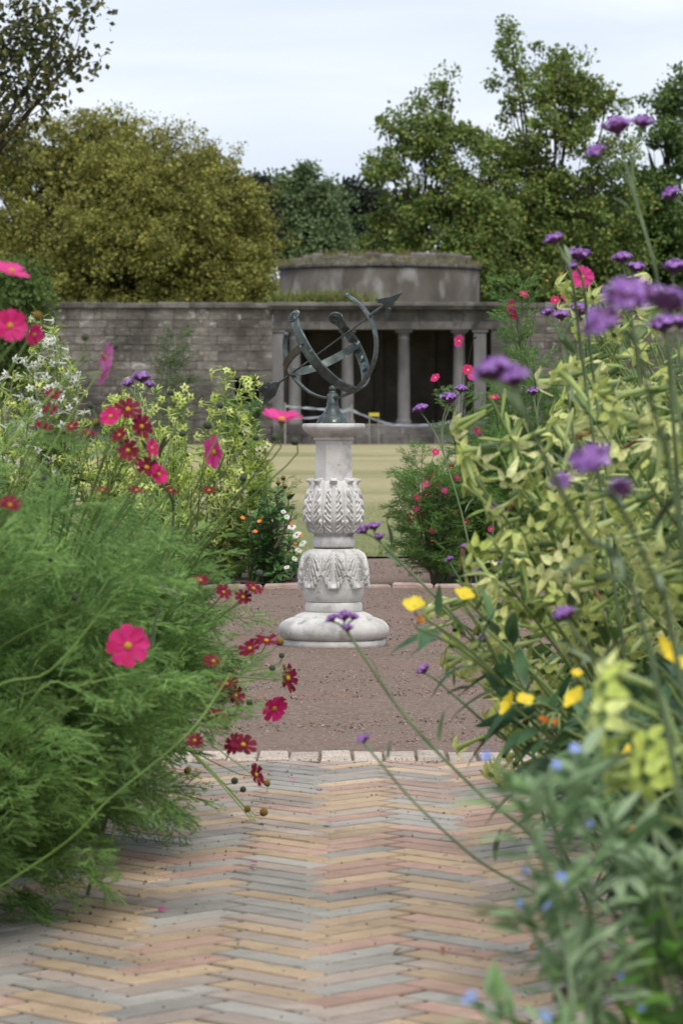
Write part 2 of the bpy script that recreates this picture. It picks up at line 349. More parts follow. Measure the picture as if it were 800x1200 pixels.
M['primrose_old'] = leafmat('primrose_faded', [(.75, .36, .06), (.7, .3, .08)], trans=.3, mode='object')
M['primrose_leaf'] = leafmat('primrose_leaf', [(0.0312, 0.0813, 0.035), (0.0562, 0.125, 0.05), (0.106, 0.188, 0.0625)], trans=.25, noise=25)
M['bugloss_leaf'] = leafmat('bugloss_leaf', [(.15, .25, .10), (.21, .31, .15), (.30, .39, .23), (.14, .26, .07)], trans=.25, rough=.8)
M['bugloss_flower'] = leafmat('bugloss_flower', [(.22, .30, .75), (.33, .42, .82)], trans=.3, mode='object')
M['bright_leaf'] = leafmat('bright_leaf', [(.07, .18, .03), (.13, .28, .04), (.22, .36, .06)], trans=.4, noise=25)
M['dark_petal'] = leafmat('dark_petal', [(.06, .006, .035), (.11, .012, .06)], trans=.2, mode='object')
M['shrub_leaf'] = leafmat('border_shrub_leaf', [(0.0405, 0.115, 0.0338), (0.081, 0.176, 0.0473), (0.135, 0.257, 0.0675), (0.0675, 0.149, 0.081)], trans=.3)
M['orange'] = leafmat('orange_petal', [(.75, .16, .02), (.8, .26, .03)], trans=.2, mode='object')
M['gold_leaf'] = leafmat('golden_tree_leaf', [(.11, .12, .027), (.19, .20, .042), (.27, .27, .055), (.38, .35, .085), (.16, .185, .047)], trans=.3, noise=0.9)
M['maple_leaf'] = leafmat('maple_leaf', [(.07, .12, .032), (.14, .21, .05), (.21, .29, .065), (.30, .37, .10), (.13, .19, .045), (.10, .16, .04), (.30, .27, .06)], trans=.35, noise=0.8)
M['maple_dark'] = leafmat('maple_dark_leaf', [(.05, .09, .025), (.09, .15, .035), (.14, .21, .05), (.07, .12, .03)], trans=.3, noise=0.8)
M['far_leaf'] = leafmat('far_tree_leaf', [(.085, .13, .055), (.135, .19, .075), (.18, .24, .095)], trans=.3, noise=0.6)
M['conifer_leaf'] = leafmat('conifer_leaf', [(.02, .03, .018), (.035, .048, .028)], trans=.15)
M['near_leaf'] = leafmat('overhanging_leaf', [(.03, .042, .016), (.055, .07, .022), (.09, .10, .03), (.16, .14, .035)], trans=.3)

# ------------------------------------------------------------------ ground
def sheet(name, x0, x1, y0, y1, z, mat, nx=1, ny=1, wob=0.0):
    mb = MB(); X = np.linspace(x0, x1, nx + 1); Y = np.linspace(y0, y1, ny + 1)
    g = np.stack(np.meshgrid(X, Y), -1).reshape(-1, 2)
    zz = z + (rng.normal(size=len(g)) * wob)
    i = np.arange(ny)[:, None] * (nx + 1); j = np.arange(nx)[None]
    F = np.stack([i + j, i + j + 1, i + nx + 2 + j, i + nx + 1 + j], -1).reshape(-1, 4)
    mb.add(np.c_[g, zz], F); return struct(name, mb, mat, smooth=True)
sheet('ground', -2500, 2500, -600, 4500, -.03, M['meadow'])
sheet('gravel', -14, 14, 9.1, 22.6, 0.0, M['gravel'], 60, 60, .004)
sheet('path_bed', -.74, .74, 3.4, 9.1, .0012, M['joint'])
sheet('lawn', -40, 40, 22.45, 117.2, .012, M['lawn'], 20, 60, .008)
sheet('gravel_walk', -40, 40, 117.2, 119.35, .018, M['gravel'])
sheet('soil_left', -3.2, -.74, 3.2, 9.05, .01, M['soil'], 30, 60, .012)
sheet('soil_right', .74, 3.2, 1.8, 9.05, .01, M['soil'], 30, 60, .012)
sheet('soil_far_left', -8, -.16, 18.56, 22.4, .02, M['soil'], 50, 30, .015)
sheet('soil_far_right', .46, 8, 18.56, 22.4, .02, M['soil'], 50, 30, .015)

# brick path: herringbone at 45 degrees, every brick its own piece
path = bpy.data.objects.new('brick_path', None); COL.objects.link(path); path['kind'] = 'structure'
BL, BW, GAP, BY = .197, .0625, .0085, 1.2
def clip(poly, y1):
    out = []
    for i in range(len(poly)):
        a, b = poly[i], poly[(i + 1) % len(poly)]
        if a[1] <= y1: out.append(a)
        if (a[1] <= y1) != (b[1] <= y1):
            t = (y1 - a[1]) / (b[1] - a[1]); out.append((a[0] + t * (b[0] - a[0]), y1))
    return out
c45 = math.cos(R(45))
bricks = []
brick_me = {}
bmats = ['brick_grey', 'brick_mauve', 'brick_tan', 'brick_pink']
def brick_mesh(key, poly):
    if key in brick_me: return brick_me[key]
    mb = MB(); prism(mb, poly, -.05, 0, .0035); brick_me[key] = mb.mesh('brick', M[key[0]], smooth=False); return brick_me[key]
YE = 9.118
for m in range(-10, 150):
    for n in range(-40, 40):
        for hv in (0, 1):
            ox, oy = m * BW + n * BL, m * BW - n * BL
            if hv == 0: x0, x1, y0, y1 = ox, ox + BL, oy, oy + BW
            else: x0, x1, y0, y1 = ox + BL, ox + BL + BW, oy + BW - BL, oy + BW
            x0 += GAP / 2; y0 += GAP / 2; x1 -= GAP / 2; y1 -= GAP / 2
            P = [((x - y) * c45 - .017, (x + y) * c45 * BY) for x, y in ((x0, y0), (x1, y0), (x1, y1), (x0, y1))]
            cx = sum(p[0] for p in P) / 4; cy = sum(p[1] for p in P) / 4
            if not (-.66 < cx < .66 and 3.5 < cy < YE + .05): continue
            if min(p[1] for p in P) > YE - .02: continue
            bricks.append((cx, cy, hv, P))
bricks.sort(key=lambda b: (abs(b[0]) > 8.9e-2 * b[1] + .08, b[1] < 4.85, b[1]))
rest = {k: MB() for k in bmats}
nb = 0
for cx, cy, hv, P in bricks:
    k = rng.choice(bmats, p=[.36, .22, .26, .16])
    cut = max(p[1] for p in P) > YE
    z = .0045 + float(np.clip(rng.normal(), -2, 2)) * .0005
    if nb >= 298:
        Q = clip(P, YE) if cut else P
        prism(rest[k], Q, z - .05, z, .0035); continue
    nb += 1
    if cut:
        Q = [(x - cx, y - cy) for x, y in clip(P, YE)]
        me = brick_mesh((k, 'cut', nb), Q)
    else:
        me = brick_mesh((k, hv, int(rng.integers(0, 2))), [(x - cx, y - cy) for x, y in P])
    obj('brick', me, path, Matrix.Translation((cx, cy, z)) @ Euler((rng.normal() * .002, rng.normal() * .002, rng.normal() * .006)).to_matrix().to_4x4())
for k in bmats:
    if rest[k].n: obj('brick_rest', rest[k].mesh('brick_rest', M[k], smooth=False), path, kind='stuff')
edge = bpy.data.objects.new('sett_edging', None); COL.objects.link(edge); edge['kind'] = 'structure'
for i in range(-14, 15):
    mb = MB(); j = rng.uniform(-.003, .003, (4, 2)); hw = .0355 + rng.uniform(-.001, .001)
    prism(mb, [(-hw + j[0, 0], -.098), (hw + j[1, 0], -.098), (hw + j[2, 0], .098 + j[2, 1]), (-hw + j[3, 0], .098 + j[3, 1])], -.06, 0, .006)
    obj('sett', mb.mesh('sett', M['sett'], smooth=False), edge, Matrix.Translation((i * .0755 - .012, 9.222, .01 + rng.normal() * .002)) @ Matrix.Rotation(rng.normal() * .015, 4, 'X') @ Matrix.Rotation(rng.normal() * .01, 4, 'Y'))
kerb = bpy.data.objects.new('kerb', None); COL.objects.link(kerb); kerb['kind'] = 'structure'
x = -3.4
while x < 3.4:
    L = rng.uniform(.18, .24); mb = MB(); box(mb, -L / 2 + .004, L / 2 - .004, -.04, .04, -.08, 0, ch=.008)
    obj('kerb_stone', mb.mesh('kerb_stone', M['kerb'], smooth=False), kerb, Matrix.Translation((x + L / 2, 18.5, .022 + rng.normal() * .004)) @ Matrix.Rotation(rng.normal() * .02, 4, 'Y'))
    x += L

# loose grit
def stones(name, n, xr, yr, zr, sr, mat, ydens=None):
    mb = MB()
    tv = np.array([(1, 0, 0), (-1, 0, 0), (0, 1, 0), (0, -1, 0), (0, 0, 1), (0, 0, -1)], float)
    tf = np.array([(0, 2, 4), (2, 1, 4), (1, 3, 4), (3, 0, 4), (2, 0, 5), (1, 2, 5), (3, 1, 5), (0, 3, 5)])
    P = np.c_[rng.uniform(*xr, n), rng.uniform(*yr, n) if ydens is None else ydens(n), rng.uniform(*zr, n)]
    s = rng.uniform(*sr, n)
    A = frames(rdir(n), rdir(n), P, s); A[:, :3] *= rng.uniform(.6, 1.3, (n, 3, 1)); 
    scatter(mb, tv, tf, A); return obj(name, mb.mesh(name, mat, smooth=False), kind='stuff')
o = stones('gravel_stones', 34000, (-1.9, 1.9), (9.3, 22.3), (0, .003), (.002, .0058), M['pebble'], lambda n: 9.32 + 13 * rng.uniform(0, 1, n) ** 1.3)
o['label'] = 'loose brown grit over the gravel round the pedestal'; o['category'] = 'gravel'
o = stones('grit', 1100, (-.7, .7), (5, 9.3), (.004, .006), (.0009, .0026), M['crumb'], lambda n: 9.3 - 4.4 * rng.uniform(0, 1, n) ** 2.2)
o['label'] = 'dark crumbs of grit scattered over the brick path'; o['category'] = 'grit'
o = stones('grit', 260, (-.62, -.15), (5.6, 8.6), (.004, .006), (.001, .003), M['crumb'])
o['label'] = 'dark soil crumbs along the left edge of the brick path'; o['category'] = 'grit'
mbg = MB()                                                          # short turf at the near side of the lawn
n = 60000
P = np.c_[rng.uniform(-3.5, 3.5, n), 22.42 + 16 * rng.uniform(0, 1, n) ** 1.6, np.full(n, .01)]
Y = unit(rng.normal(size=(n, 3)) * .55 + np.array([0, 0, 1.]))
A = frames(Y, rdir(n), P, rng.uniform(.010, .022, n))
tv = np.array([(-.12, 0, 0), (.09, 0, 0), (.03, 1, 0), (-.03, 1, 0)]); scatter(mbg, tv, np.array([(0, 1, 2, 3)]), A)
M['turf'] = leafmat('turf_blade', [(.14, .18, .05), (.22, .24, .08), (.36, .31, .15), (.44, .37, .2)], trans=.2)
obj('turf', mbg.mesh('turf', M['turf'], smooth=False), kind='stuff', label='short dry turf along the near side of the lawn', category='grass')


# ------------------------------------------------------------------ pedestal
PX, PY = -.028, 13.8
ped = thing('pedestal', 'carved pale stone baluster pedestal with two tiers of leaves, standing on the gravel', 'pedestal', (PX, PY, 0))
def smooth_prof(pts, k=5):
    return [(max(p.x, 1e-4), p.y) for p in catmull([Vector((a, b, 0)) for a, b in pts], k)]
body_up = smooth_prof([(.070, .398), (.083, .418), (.0985, .45), (.1015, .475), (.099, .51), (.09, .55), (.078, .585), (.0655, .602)])
body_lo = smooth_prof([(.096, .162), (.106, .18), (.111, .205), (.1135, .235), (.114, .27), (.1085, .31), (.098, .335), (.076, .352)])
mb = MB(); lathe(mb, body_up, (PX, PY, 0), 64); part('upper_bulb', mb, M['stone_white'], ped)
mb = MB(); lathe(mb, body_lo, (PX, PY, 0), 64); part('lower_bulb', mb, M['stone_white'], ped)
mb = MB(); lathe(mb, smooth_prof([(.066, .354), (.0735, .357), (.0765, .37), (.0765, .382), (.072, .396), (.064, .40)]), (PX, PY, 0), 64); part('collar', mb, M['stone_white'], ped)
mb = MB(); lathe(mb, smooth_prof([(.094, .122), (.1015, .127), (.1035, .14), (.1015, .153), (.095, .16), (.085, .164)]), (PX, PY, 0), 64); part('ring_moulding', mb, M['stone_white'], ped)
mb = MB(); lathe(mb, smooth_prof([(.181, .028), (.192, .036), (.199, .055), (.195, .075), (.178, .092), (.152, .103), (.140, .106)], 5) + [(.1395, .1085), (.1375, .111)] + smooth_prof([(.137, .111), (.124, .118), (.106, .124), (.09, .126)], 4), (PX, PY, 0), 80); part('foot', mb, M['stone_white'], ped)
mb = MB(); lathe(mb, smooth_prof([(.176, -.02), (.183, .002), (.1855, .012), (.183, .024), (.17, .03)], 4), (PX, PY, 0), 80); part('plinth_ring', mb, M['stone_white'], ped)
# eight-sided shaft
mb = MB(); lathe(mb, [(.0725, .585), (.0725, .60), (.0715, .66), (.069, .70), (.0685, .725), (.071, .739), (.066, .741)], (PX, PY, 0), 8, rot=R(22.5)); part('shaft', mb, M['stone_white'], ped, smooth=False)
mb = MB(); lathe(mb, smooth_prof([(.064, .738), (.072, .741), (.0735, .747), (.071, .751), (.078, .756), (.094, .765), (.107, .777), (.1125, .787), (.1125, .793), (.110, .7985), (.1, .801), (.03, .802), (.001, .802)], 4), (PX, PY, 0), 72); part('cap', mb, M['stone_white'], ped)
# leaves of the two tiers
def prof_r(prof, z):
    p = np.array(sorted((b, a) for a, b in prof)); return np.interp(z, p[:, 0], p[:, 1])
def caps(u, v, ax, ay, bx, by, r0, r1, asp=1.0):
    t = np.clip(((u - ax) * (bx - ax) + (v - ay) * (by - ay) * asp) / ((bx - ax) ** 2 + (by - ay) ** 2 * asp), 0, 1)
    d = np.hypot(u - ax - t * (bx - ax), (v - ay - t * (by - ay)) * asp ** .5); r = r0 + (r1 - r0) * t
    return np.clip(1 - (d / r) ** 2, 0, 1) ** .6
def poly_caps(u, v, pts, r0, r1, asp):
    out = np.zeros_like(u); n = len(pts) - 1
    for i in range(n):
        out = np.maximum(out, caps(u, v, *pts[i], *pts[i + 1], r0 + (r1 - r0) * i / n, r0 + (r1 - r0) * (i + 1) / n, asp))
    return out
def acanthus(prof, z0, z1, down):
    nu, nv = 72, 110
    u, v = np.meshgrid(np.linspace(-1, 1, nu), np.linspace(0, 1, nv)); au = np.abs(u)
    asp = 3.2 if not down else 2.0
    if not down:
        wid = .93 - .40 * v ** 1.5
        f = np.clip((wid - au) / .08, 0, 1) * np.clip((.98 - v) / .03, 0, 1)
        h = -.004 + .0075 * f
        h = np.maximum(h, .0085 * np.clip(1 - (au / (.30 - .10 * v)) ** 2, 0, 1) ** .35 - .003 * (np.exp(-((au - .075) / .022) ** 2) + np.exp(-((au - .17) / .02) ** 2)))
        for i in range(4):
            s = .07 + .19 * i; L = .90 - .085 * i; q = .10 - .008 * i
            h = np.maximum(h, .0125 * poly_caps(au, v, [(.28, s - .05), (L - .25, s + .005), (L - .02, s + .075), (L - .05, s + .125), (L - .17, s + .13)], q * .75, q, asp))
            h = np.maximum(h, .0095 * poly_caps(au, v, [(.26, s + .03), (L - .34, s + .06), (L - .2, s + .09)], .04, .055, asp))
            h -= .0075 * np.exp(-(((au - L + .15) / .045) ** 2 + ((v - s - .085) / .017) ** 2))
        h = np.maximum(h, .011 * poly_caps(au, v, [(.42, .0), (.70, .015), (.88, .05), (.80, .10)], .12, .09, asp))
        tip = np.clip(1 - (u / .50) ** 2, 0, 1) ** .5 * np.clip((v - .82) / .13, 0, 1) ** 1.6 * np.clip((1.0 - v) / .02, 0, 1)
        h = np.maximum(h, -.004 + .034 * tip)
        h -= .007 * np.exp(-((v - .83) / .018) ** 2) * np.exp(-((au - .27) / .07) ** 2)
        h = np.maximum(h, .0035 * np.clip(1 - ((au - 1) / .10) ** 2, 0, 1) * np.clip((v - .25) * 6, 0, 1) * np.clip((.95 - v) * 10, 0, 1))
    else:
        edge = np.where(v > .62, .98 - .62 * ((v - .62) / .38) ** 1.2 + .06 * np.cos((v - .62) * 52), 1.0)
        f = np.clip((edge - au) / .05, 0, 1) * np.clip((.99 - v) / .02, 0, 1)
        h = -.004 + .0085 * f
        h = np.maximum(h, (.0095 * np.clip(1 - (au / .16) ** 2, 0, 1) ** .35 - .003 * np.exp(-((au - .065) / .02) ** 2)) * np.clip((.99 - v) / .04, 0, 1))
        for k, P in enumerate([[(.18, .10), (.34, .20), (.60, .30), (.80, .46)], [(.17, .18), (.32, .34), (.56, .50), (.72, .66)], [(.16, .32), (.30, .50), (.48, .66), (.56, .82)], [(.15, .50), (.24, .68), (.32, .80), (.36, .93)]]):
            h = np.maximum(h, (.0125 + .001 * k) * poly_caps(au, v, P, .045, .10, asp))
            P2 = [(a - .02, b - .085) for a, b in P[:-1]]; h = np.maximum(h, .0095 * poly_caps(au, v, P2, .03, .045, asp))
            P3 = [(a + .01, b + .02) for a, b in P]; h -= .0035 * poly_caps(au, v, P3, .012, .02, asp)
            e = P[-1]; h -= .008 * np.exp(-(((au - e[0] + .06) / .04) ** 2 + ((v - e[1] + .15) / .025) ** 2))
        tip = np.clip(1 - (u / .30) ** 2, 0, 1) ** .5 * np.clip((v - .66) / .28, 0, 1) ** 1.3 * np.clip((1.0 - v) / .03, 0, 1)
        h = np.maximum(h, -.004 + .020 * tip)
        h = h + np.where(h > .0005, .005 * v ** 3, 0)
    h += rng.normal(size=h.shape) * .00012
    z = z1 - (z1 - z0) * v if down else z0 + (z1 - z0) * v
    r = prof_r(prof, z) + h
    th = -np.pi / 2 + u * R(22.45)
    V = np.stack([r * np.cos(th), r * np.sin(th), z], -1).reshape(-1, 3)
    i = np.arange(nv - 1)[:, None] * nu; j = np.arange(nu - 1)[None]
    F = np.stack([i + j, i + j + 1, i + nu + j + 1, i + nu + j], -1).reshape(-1, 4)
    if down: F = F[:, ::-1]
    mb = MB(); mb.add(V, F); return mb.mesh('carved_leaf', M['stone_white'])
lu = acanthus(body_up + [(.071, .63)], .408, .606, False); ll = acanthus(body_lo, .208, .350, True)
for i in range(8):
    obj('carved_leaf', lu, ped, Matrix.Rotation(R(45 * i), 4, 'Z')); obj('carved_leaf', ll, ped, Matrix.Rotation(R(45 * i), 4, 'Z'))

# ------------------------------------------------------------------ armillary sundial
C = np.array([-.040, PY, 1.082]); RR = .190
yaw = R(30); inc = R(32)
U = np.array([math.cos(yaw), -math.sin(yaw), 0]); NN = np.array([-math.sin(yaw), -math.cos(yaw), 0]); Z = np.array([0, 0, 1.])
G = math.cos(inc) * U + math.sin(inc) * Z; PP = -math.sin(inc) * U + math.cos(inc) * Z
arm = thing('armillary_sundial', 'dark green bronze ring sundial with an arrow through it, on the stone pedestal', 'sundial', (PX, PY, .802))
def band(mb, e1, e2, e3, a0, a1, W, T, n=48, r=RR, taper=None):
    a = np.radians(np.linspace(a0, a1, n)); rad = np.cos(a)[:, None] * e1 + np.sin(a)[:, None] * e2
    wv = np.full(n, W) if taper is None else np.interp(np.linspace(0, 1, n), *taper)
    cs = [(-.5, -.5), (-.42, .5), (.42, .5), (.5, -.5)]                # inner face a little wider than the outer one
    V = np.stack([C + rad * (r + s[1] * T) + e3 * (wv * s[0])[:, None] for s in cs], 1)
    i = np.arange(n - 1)[:, None] * 4; j = np.arange(4)[None]; j2 = (j + 1) % 4
    F = np.stack([i + j, i + j2, i + 4 + j2, i + 4 + j], -1).reshape(-1, 4)
    mb.add(V.reshape(-1, 3), F); mb.add(V[0], np.array([(0, 1, 2, 3)])); mb.add(V[-1], np.array([(3, 2, 1, 0)]))
def ball(mb, c, r, mi=0, seg=12): 
    lathe(mb, [(r * math.sin(t) + 1e-5, -r * math.cos(t)) for t in np.linspace(0, math.pi, 9)], c, seg, mi)
mb = MB(); band(mb, U, Z, NN, 69, -192, .026, .007); mer = part('meridian_ring', mb, M['bronze'], arm, smooth=False)
for a in (69, -192):
    mb = MB(); ball(mb, C + RR * (math.cos(R(a)) * U + math.sin(R(a)) * Z), .0105); obj('finial_ball', mb.mesh('finial_ball', M['bronze'], arm.location), mer)
mb = MB(); band(mb, NN, PP, G, 36, -216, .040, .006, 64, taper=([0, .05, .12, .5, .88, .95, 1], [.036, .031, .042, .040, .042, .031, .036])); eq = part('hour_ring', mb, M['bronze'], arm, smooth=False)
for a in (38.5, -218.5):                                            # round scrolled ends
    rad = math.cos(R(a)) * NN + math.sin(R(a)) * PP; tan = np.cross(G, rad)
    Mx = Matrix([[G[i], tan[i], rad[i], (C + RR * rad)[i] - arm.location[i]] for i in range(3)] + [[0, 0, 0, 1]])
    mb = MB(); lathe(mb, [(.001, -.0045), (.024, -.0045), (.0262, -.002), (.0262, .003), (.024, .0055), (.001, .0055)], (0, 0, 0), 24)
    e = obj('scroll_end', mb.mesh('scroll_end', M['bronze']), eq, Mx)
    for sgn in (1, -1):
        pass
    mb2 = MB()
    for zz in (.0066, -.0056):
        tube(mb2, [Vector(((.004 + .0155 * t / 14) * math.cos(t * .75), (.004 + .0155 * t / 14) * math.sin(t * .75), zz)) for t in range(15)], .0022, 5)
    o = obj('scroll_ridge', mb2.mesh('scroll_ridge', M['bronze']), eq, Mx)
mb = MB(); band(mb, NN, -G, PP, -2, 91, .030, .006, 36, r=RR - .0075)
part('cross_band', mb, M['bronze_brown'], arm, smooth=False)
mb = MB(); band(mb, NN, -G, PP, 91.0, 182, .030, .006, 36, r=RR - .0075)
part('cross_band', mb, M['bronze'], arm, smooth=False)
for s in (1, -1):
    mb = MB(); ball(mb, C + NN * s * (RR + .004) - PP * 0, .005, seg=8); part('rivet', mb, M['bronze_dark'], arm)
# raised hour numerals round the inside of the hour ring
numerals = ['IV', 'V', 'VI', 'VII', 'VIII', 'IX', 'X', 'XI', 'XII', 'I', 'II', 'III', 'IV', 'V', 'VI', 'VII', 'VIII']
def stroke(mb, a, b, wd=.0016):
    a, b = np.array(a), np.array(b); d = unit(b - a); p = np.array([-d[1], d[0]])
    q = [a - p * wd, b - p * wd, b + p * wd, a + p * wd]
    V = [(x, y, 0) for x, y in q] + [(x, y, .0022) for x, y in q]
    mb.add(V, np.array([(4, 5, 6, 7), (0, 1, 5, 4), (1, 2, 6, 5), (2, 3, 7, 6), (3, 0, 4, 7)]))
for k, s in enumerate(numerals):
    a = 22 - (k + .0) * (224 / 16.0); rad = math.cos(R(a)) * NN + math.sin(R(a)) * PP; tan = np.cross(G, rad)
    mb = MB(); H = .0105; wd = {'I': .0055, 'V': .011, 'X': .011}; xx = -sum(wd[c] for c in s) / 2
    sc = min(1, .030 / (-2 * xx + 1e-6))
    for c in s:
        w_ = wd[c]
        if c == 'I': stroke(mb, ((xx + w_ / 2) * sc, -H), ((xx + w_ / 2) * sc, H))
        if c == 'V': stroke(mb, (xx * sc, H), ((xx + w_ / 2) * sc, -H)); stroke(mb, ((xx + w_ / 2) * sc, -H), ((xx + w_ * .9) * sc, H))
        if c == 'X': stroke(mb, (xx * sc, H), ((xx + w_ * .9) * sc, -H)); stroke(mb, (xx * sc, -H), ((xx + w_ * .9) * sc, H))
        xx += w_
    Mx = Matrix([[-tan[i], G[i], -rad[i], (C + (RR - .0035) * rad)[i] - arm.location[i]] for i in range(3)] + [[0, 0, 0, 1]])
    obj('numeral', mb.mesh('numeral', M['bronze_dark'], smooth=False), eq, Mx)
    mb = MB(); stroke(mb, (-.0016, 0), (.0016, 0), .0016)
    a2 = a - 7; rad = math.cos(R(a2)) * NN + math.sin(R(a2)) * PP; tan = np.cross(G, rad)
    Mx = Matrix([[-tan[i], G[i], -rad[i], (C + (RR - .0035) * rad)[i] - arm.location[i]] for i in range(3)] + [[0, 0, 0, 1]])
    if k < 16: obj('dot', mb.mesh('dot', M['bronze_dark'], smooth=False), eq, Mx)
# arrow gnomon
mb = MB(); tube(mb, [C - G * .285, C + G * .28], .0034, 8); gn = part('gnomon_rod', mb, M['bronze'], arm)
mb = MB(); tube(mb, [C + G * .205, C + G * .225, C + G * .255], [.0075, .0078, .0055], 8); tube(mb, [C + G * .183, C + G * .199], [.0085, .0085], 8); part('rod_socket', mb, M['bronze'], arm)
def plate(poly, T, e1, e2, e3, o):
    n = len(poly); V = [o + e1 * x + e2 * y + e3 * (s * T / 2) for s in (-1, 1) for x, y in poly]
    F = [tuple(range(n - 1, -1, -1)), tuple(range(n, 2 * n))] + [(i, (i + 1) % n, n + (i + 1) % n, n + i) for i in range(n)]
    m = MB(); m.add(V, F); return m
side = unit(.96 * PP + .28 * NN); nrm = np.cross(G, side)
part('arrow_head', plate([(.352, 0), (.300, .013), (.250, .036), (.243, .028), (.261, .010), (.261, -.010), (.233, -.038), (.243, -.044), (.300, -.013)], .006, G, side, nrm, C), M['bronze'], arm, smooth=False)
fl = part('arrow_fletching', plate([(-0.251, .003), (-0.266, .012), (-0.284, .025), (-0.348, .031), (-0.330, .008), (-0.344, .0), (-0.330, -.008), (-0.366, -.036), (-0.294, -.030), (-0.266, -.012), (-0.251, -.003)], .005, G, side, nrm, C), M['bronze'], arm, smooth=False)
mb = MB()
for s in (1, -1):
    for i in range(7):
        g0 = -.278 - i * .0085
        for zz in (-1, 1):
            tube(mb, [C + G * g0 + side * s * .004 + nrm * zz * .0028, C + G * (g0 - .012) + side * s * (.024) + nrm * zz * .0028], .0012, 4)
obj('feather_ridges', mb.mesh('feather_ridges', M['bronze_dark'], arm.location), fl)
# stand
SX = PX + .0
st = [(.0585, .8015), (.0585, .806), (.054, .812), (.052, .818), (.0505, .8215), (.040, .832), (.030, .843), (.024, .855), (.0215, .866), (.0205, .87), (.0215, .874), (.0195, .877), (.019, .905), (.0175, .907), (.012, .909)]
mb = MB(); lathe(mb, st, (SX - .004, PY, 0), 32); part('stand', mb, M['bronze'], arm)
mb = MB(); lathe(mb, [(.011, .905), (.0135, .911), (.012, .916), (.0095, .918)], (SX - .004, PY, 0), 20); ball(mb, np.array([SX - .004, PY, .9255]), .0125, seg=20); part('stand_ball', mb, M['bronze'], arm)

# ------------------------------------------------------------------ garden temple and walls, about 120 m away
TD = 120.0; SCL = FPX / TD
def tx(px): return (px - 400) / SCL
def tz(py): return CAM_H + (490 - py) / SCL
blk = []
for i in range(8):
    mb = MB(); j = lambda: rng.uniform(-.035, .035)
    P = [(-.5, -.5), (.5, -.5), (.5, .5), (-.5, .5)]
    V = [(x + j() * .4, .5, z + j() * .4) for x, z in P] + [(x + j() * .4, -.2, z + j() * .4) for x, z in P] + [(x * .975 + j() * .5, -.5 + j() * 2, z * .95 + j() * .5) for x, z in P]
    F = [(8, 9, 10, 11)] + [(k + a, k + (a + 1) % 4, k + 4 + (a + 1) % 4, k + 4 + a) for k in (0, 4) for a in range(4)]
    mb.add(V, F); blk.append(mb.mesh('stone_block', M['block' if i % 2 else 'block_brown'], smooth=False))
def stone_wall(label, x0, x1, ztop, y, hole=None):
    t = thing('garden_wall', label, 'wall', ((x0 + x1) / 2, y, 0)); L = Vector(t.location)
    mb = MB()
    if hole:
        hx0, hx1, hz0, hz1 = hole
        box(mb, x0, hx0, y, y + .6, -.1, ztop); box(mb, hx1, x1, y, y + .6, -.1, ztop); box(mb, hx0, hx1, y, y + .6, hz1, ztop); box(mb, hx0, hx1, y, y + .6, -.1, hz0)
    else: box(mb, x0, x1, y, y + .6, -.1, ztop)
    part('mortar_core', mb, M['mortar'], t, smooth=False)
    if hole:
        mb = MB(); box(mb, hx0 - .3, hx1 + .3, y + 2.4, y + 2.6, -.1, hz1 + .4); box(mb, hx0 - .5, hx0 - .31, y + .61, y + 2.6, -.1, hz1 + .4); box(mb, hx1 + .31, hx1 + .5, y + .61, y + 2.6, -.1, hz1 + .4)
        box(mb, hx0 - .5, hx1 + .5, y + .61, y + 2.6, hz1 + .41, hz1 + .6); part('recess', mb, M['inner'], t, smooth=False)
    z = .02
    while z < ztop - .1:
        h = rng.uniform(.18, .33)
        if z + h > ztop - .12: h = ztop - z - .01
        x = x0 + .01
        while x < x1 - .05:
            wd = rng.choice([rng.uniform(.22, .5), rng.uniform(.45, 1.0)])
            if x + wd > x1 - .25: wd = x1 - x
            if not (hole and x + wd > hole[0] and x < hole[1] and z + h > hole[2] and z < hole[3]):
                pr = rng.uniform(.0, .022)
                obj('stone_block', blk[int(rng.integers(0, 8))], t, Matrix.Translation(Vector((x + wd / 2, y + .03 - pr / 2, z + h / 2)) - L) @ Matrix.Diagonal((wd - .008, .10 + pr, h - .008, 1)))
            x += wd
        z += h
    x = x0
    while x < x1 - .01:
        wd = min(rng.uniform(.7, 1.3), x1 - x)
        mb = MB(); box(mb, x + .006, x + wd - .006, y - .14, y + .74, ztop + .002, ztop + .16 + rng.uniform(-.015, .015), ch=.03)
        part('coping_stone', mb, M['ashlar'], t, smooth=False); x += wd
    return t
WT = tz(361)
stone_wall('long grey stone garden wall left of the columns, with a dark square opening', tx(-60), tx(319), WT, TD, (tx(275), tx(304), tz(474), tz(443)))
stone_wall('grey stone garden wall right of the columns, mostly hidden by flowers', tx(592), tx(900), WT, TD)
tem = thing('garden_temple', 'weathered stone garden temple with open colonnade and round drum above', 'temple', (tx(455), TD, 0))
TL = tem.location
xl, xr = tx(319.6), tx(591.4)
def tbox(name, x0, x1, y0, y1, z0, z1, mat, ch=0.0):
    mb = MB(); box(mb, x0, x1, y0, y1, z0, z1, ch=ch); return part(name, mb, M[mat], tem, smooth=False)
zf = tz(497)
tbox('floor_slab', xl, xr, TD - .2, TD + 5.2, -.1, zf, 'ashlar', .02)
z = -.05                                                           # plinth blocks and step below the columns
for row, (z0, z1, yy) in enumerate([(-.05, .30, TD - .52), (.304, zf - .012, TD - .36)]):
    x = xl
    while x < xr - .02:
        wd = min(rng.uniform(.7, 1.15), xr - x); tbox('step_stone', x + .008, x + wd - .008, yy, TD - .21, z0, z1 + rng.uniform(-.006, .0), 'ashlar', .02); x += wd
zc = tz(386)                                                       # underside of the lintel
tbox('back_wall', xl, xr, TD + 4.4, TD + 4.9, zf + .002, zc, 'inner')
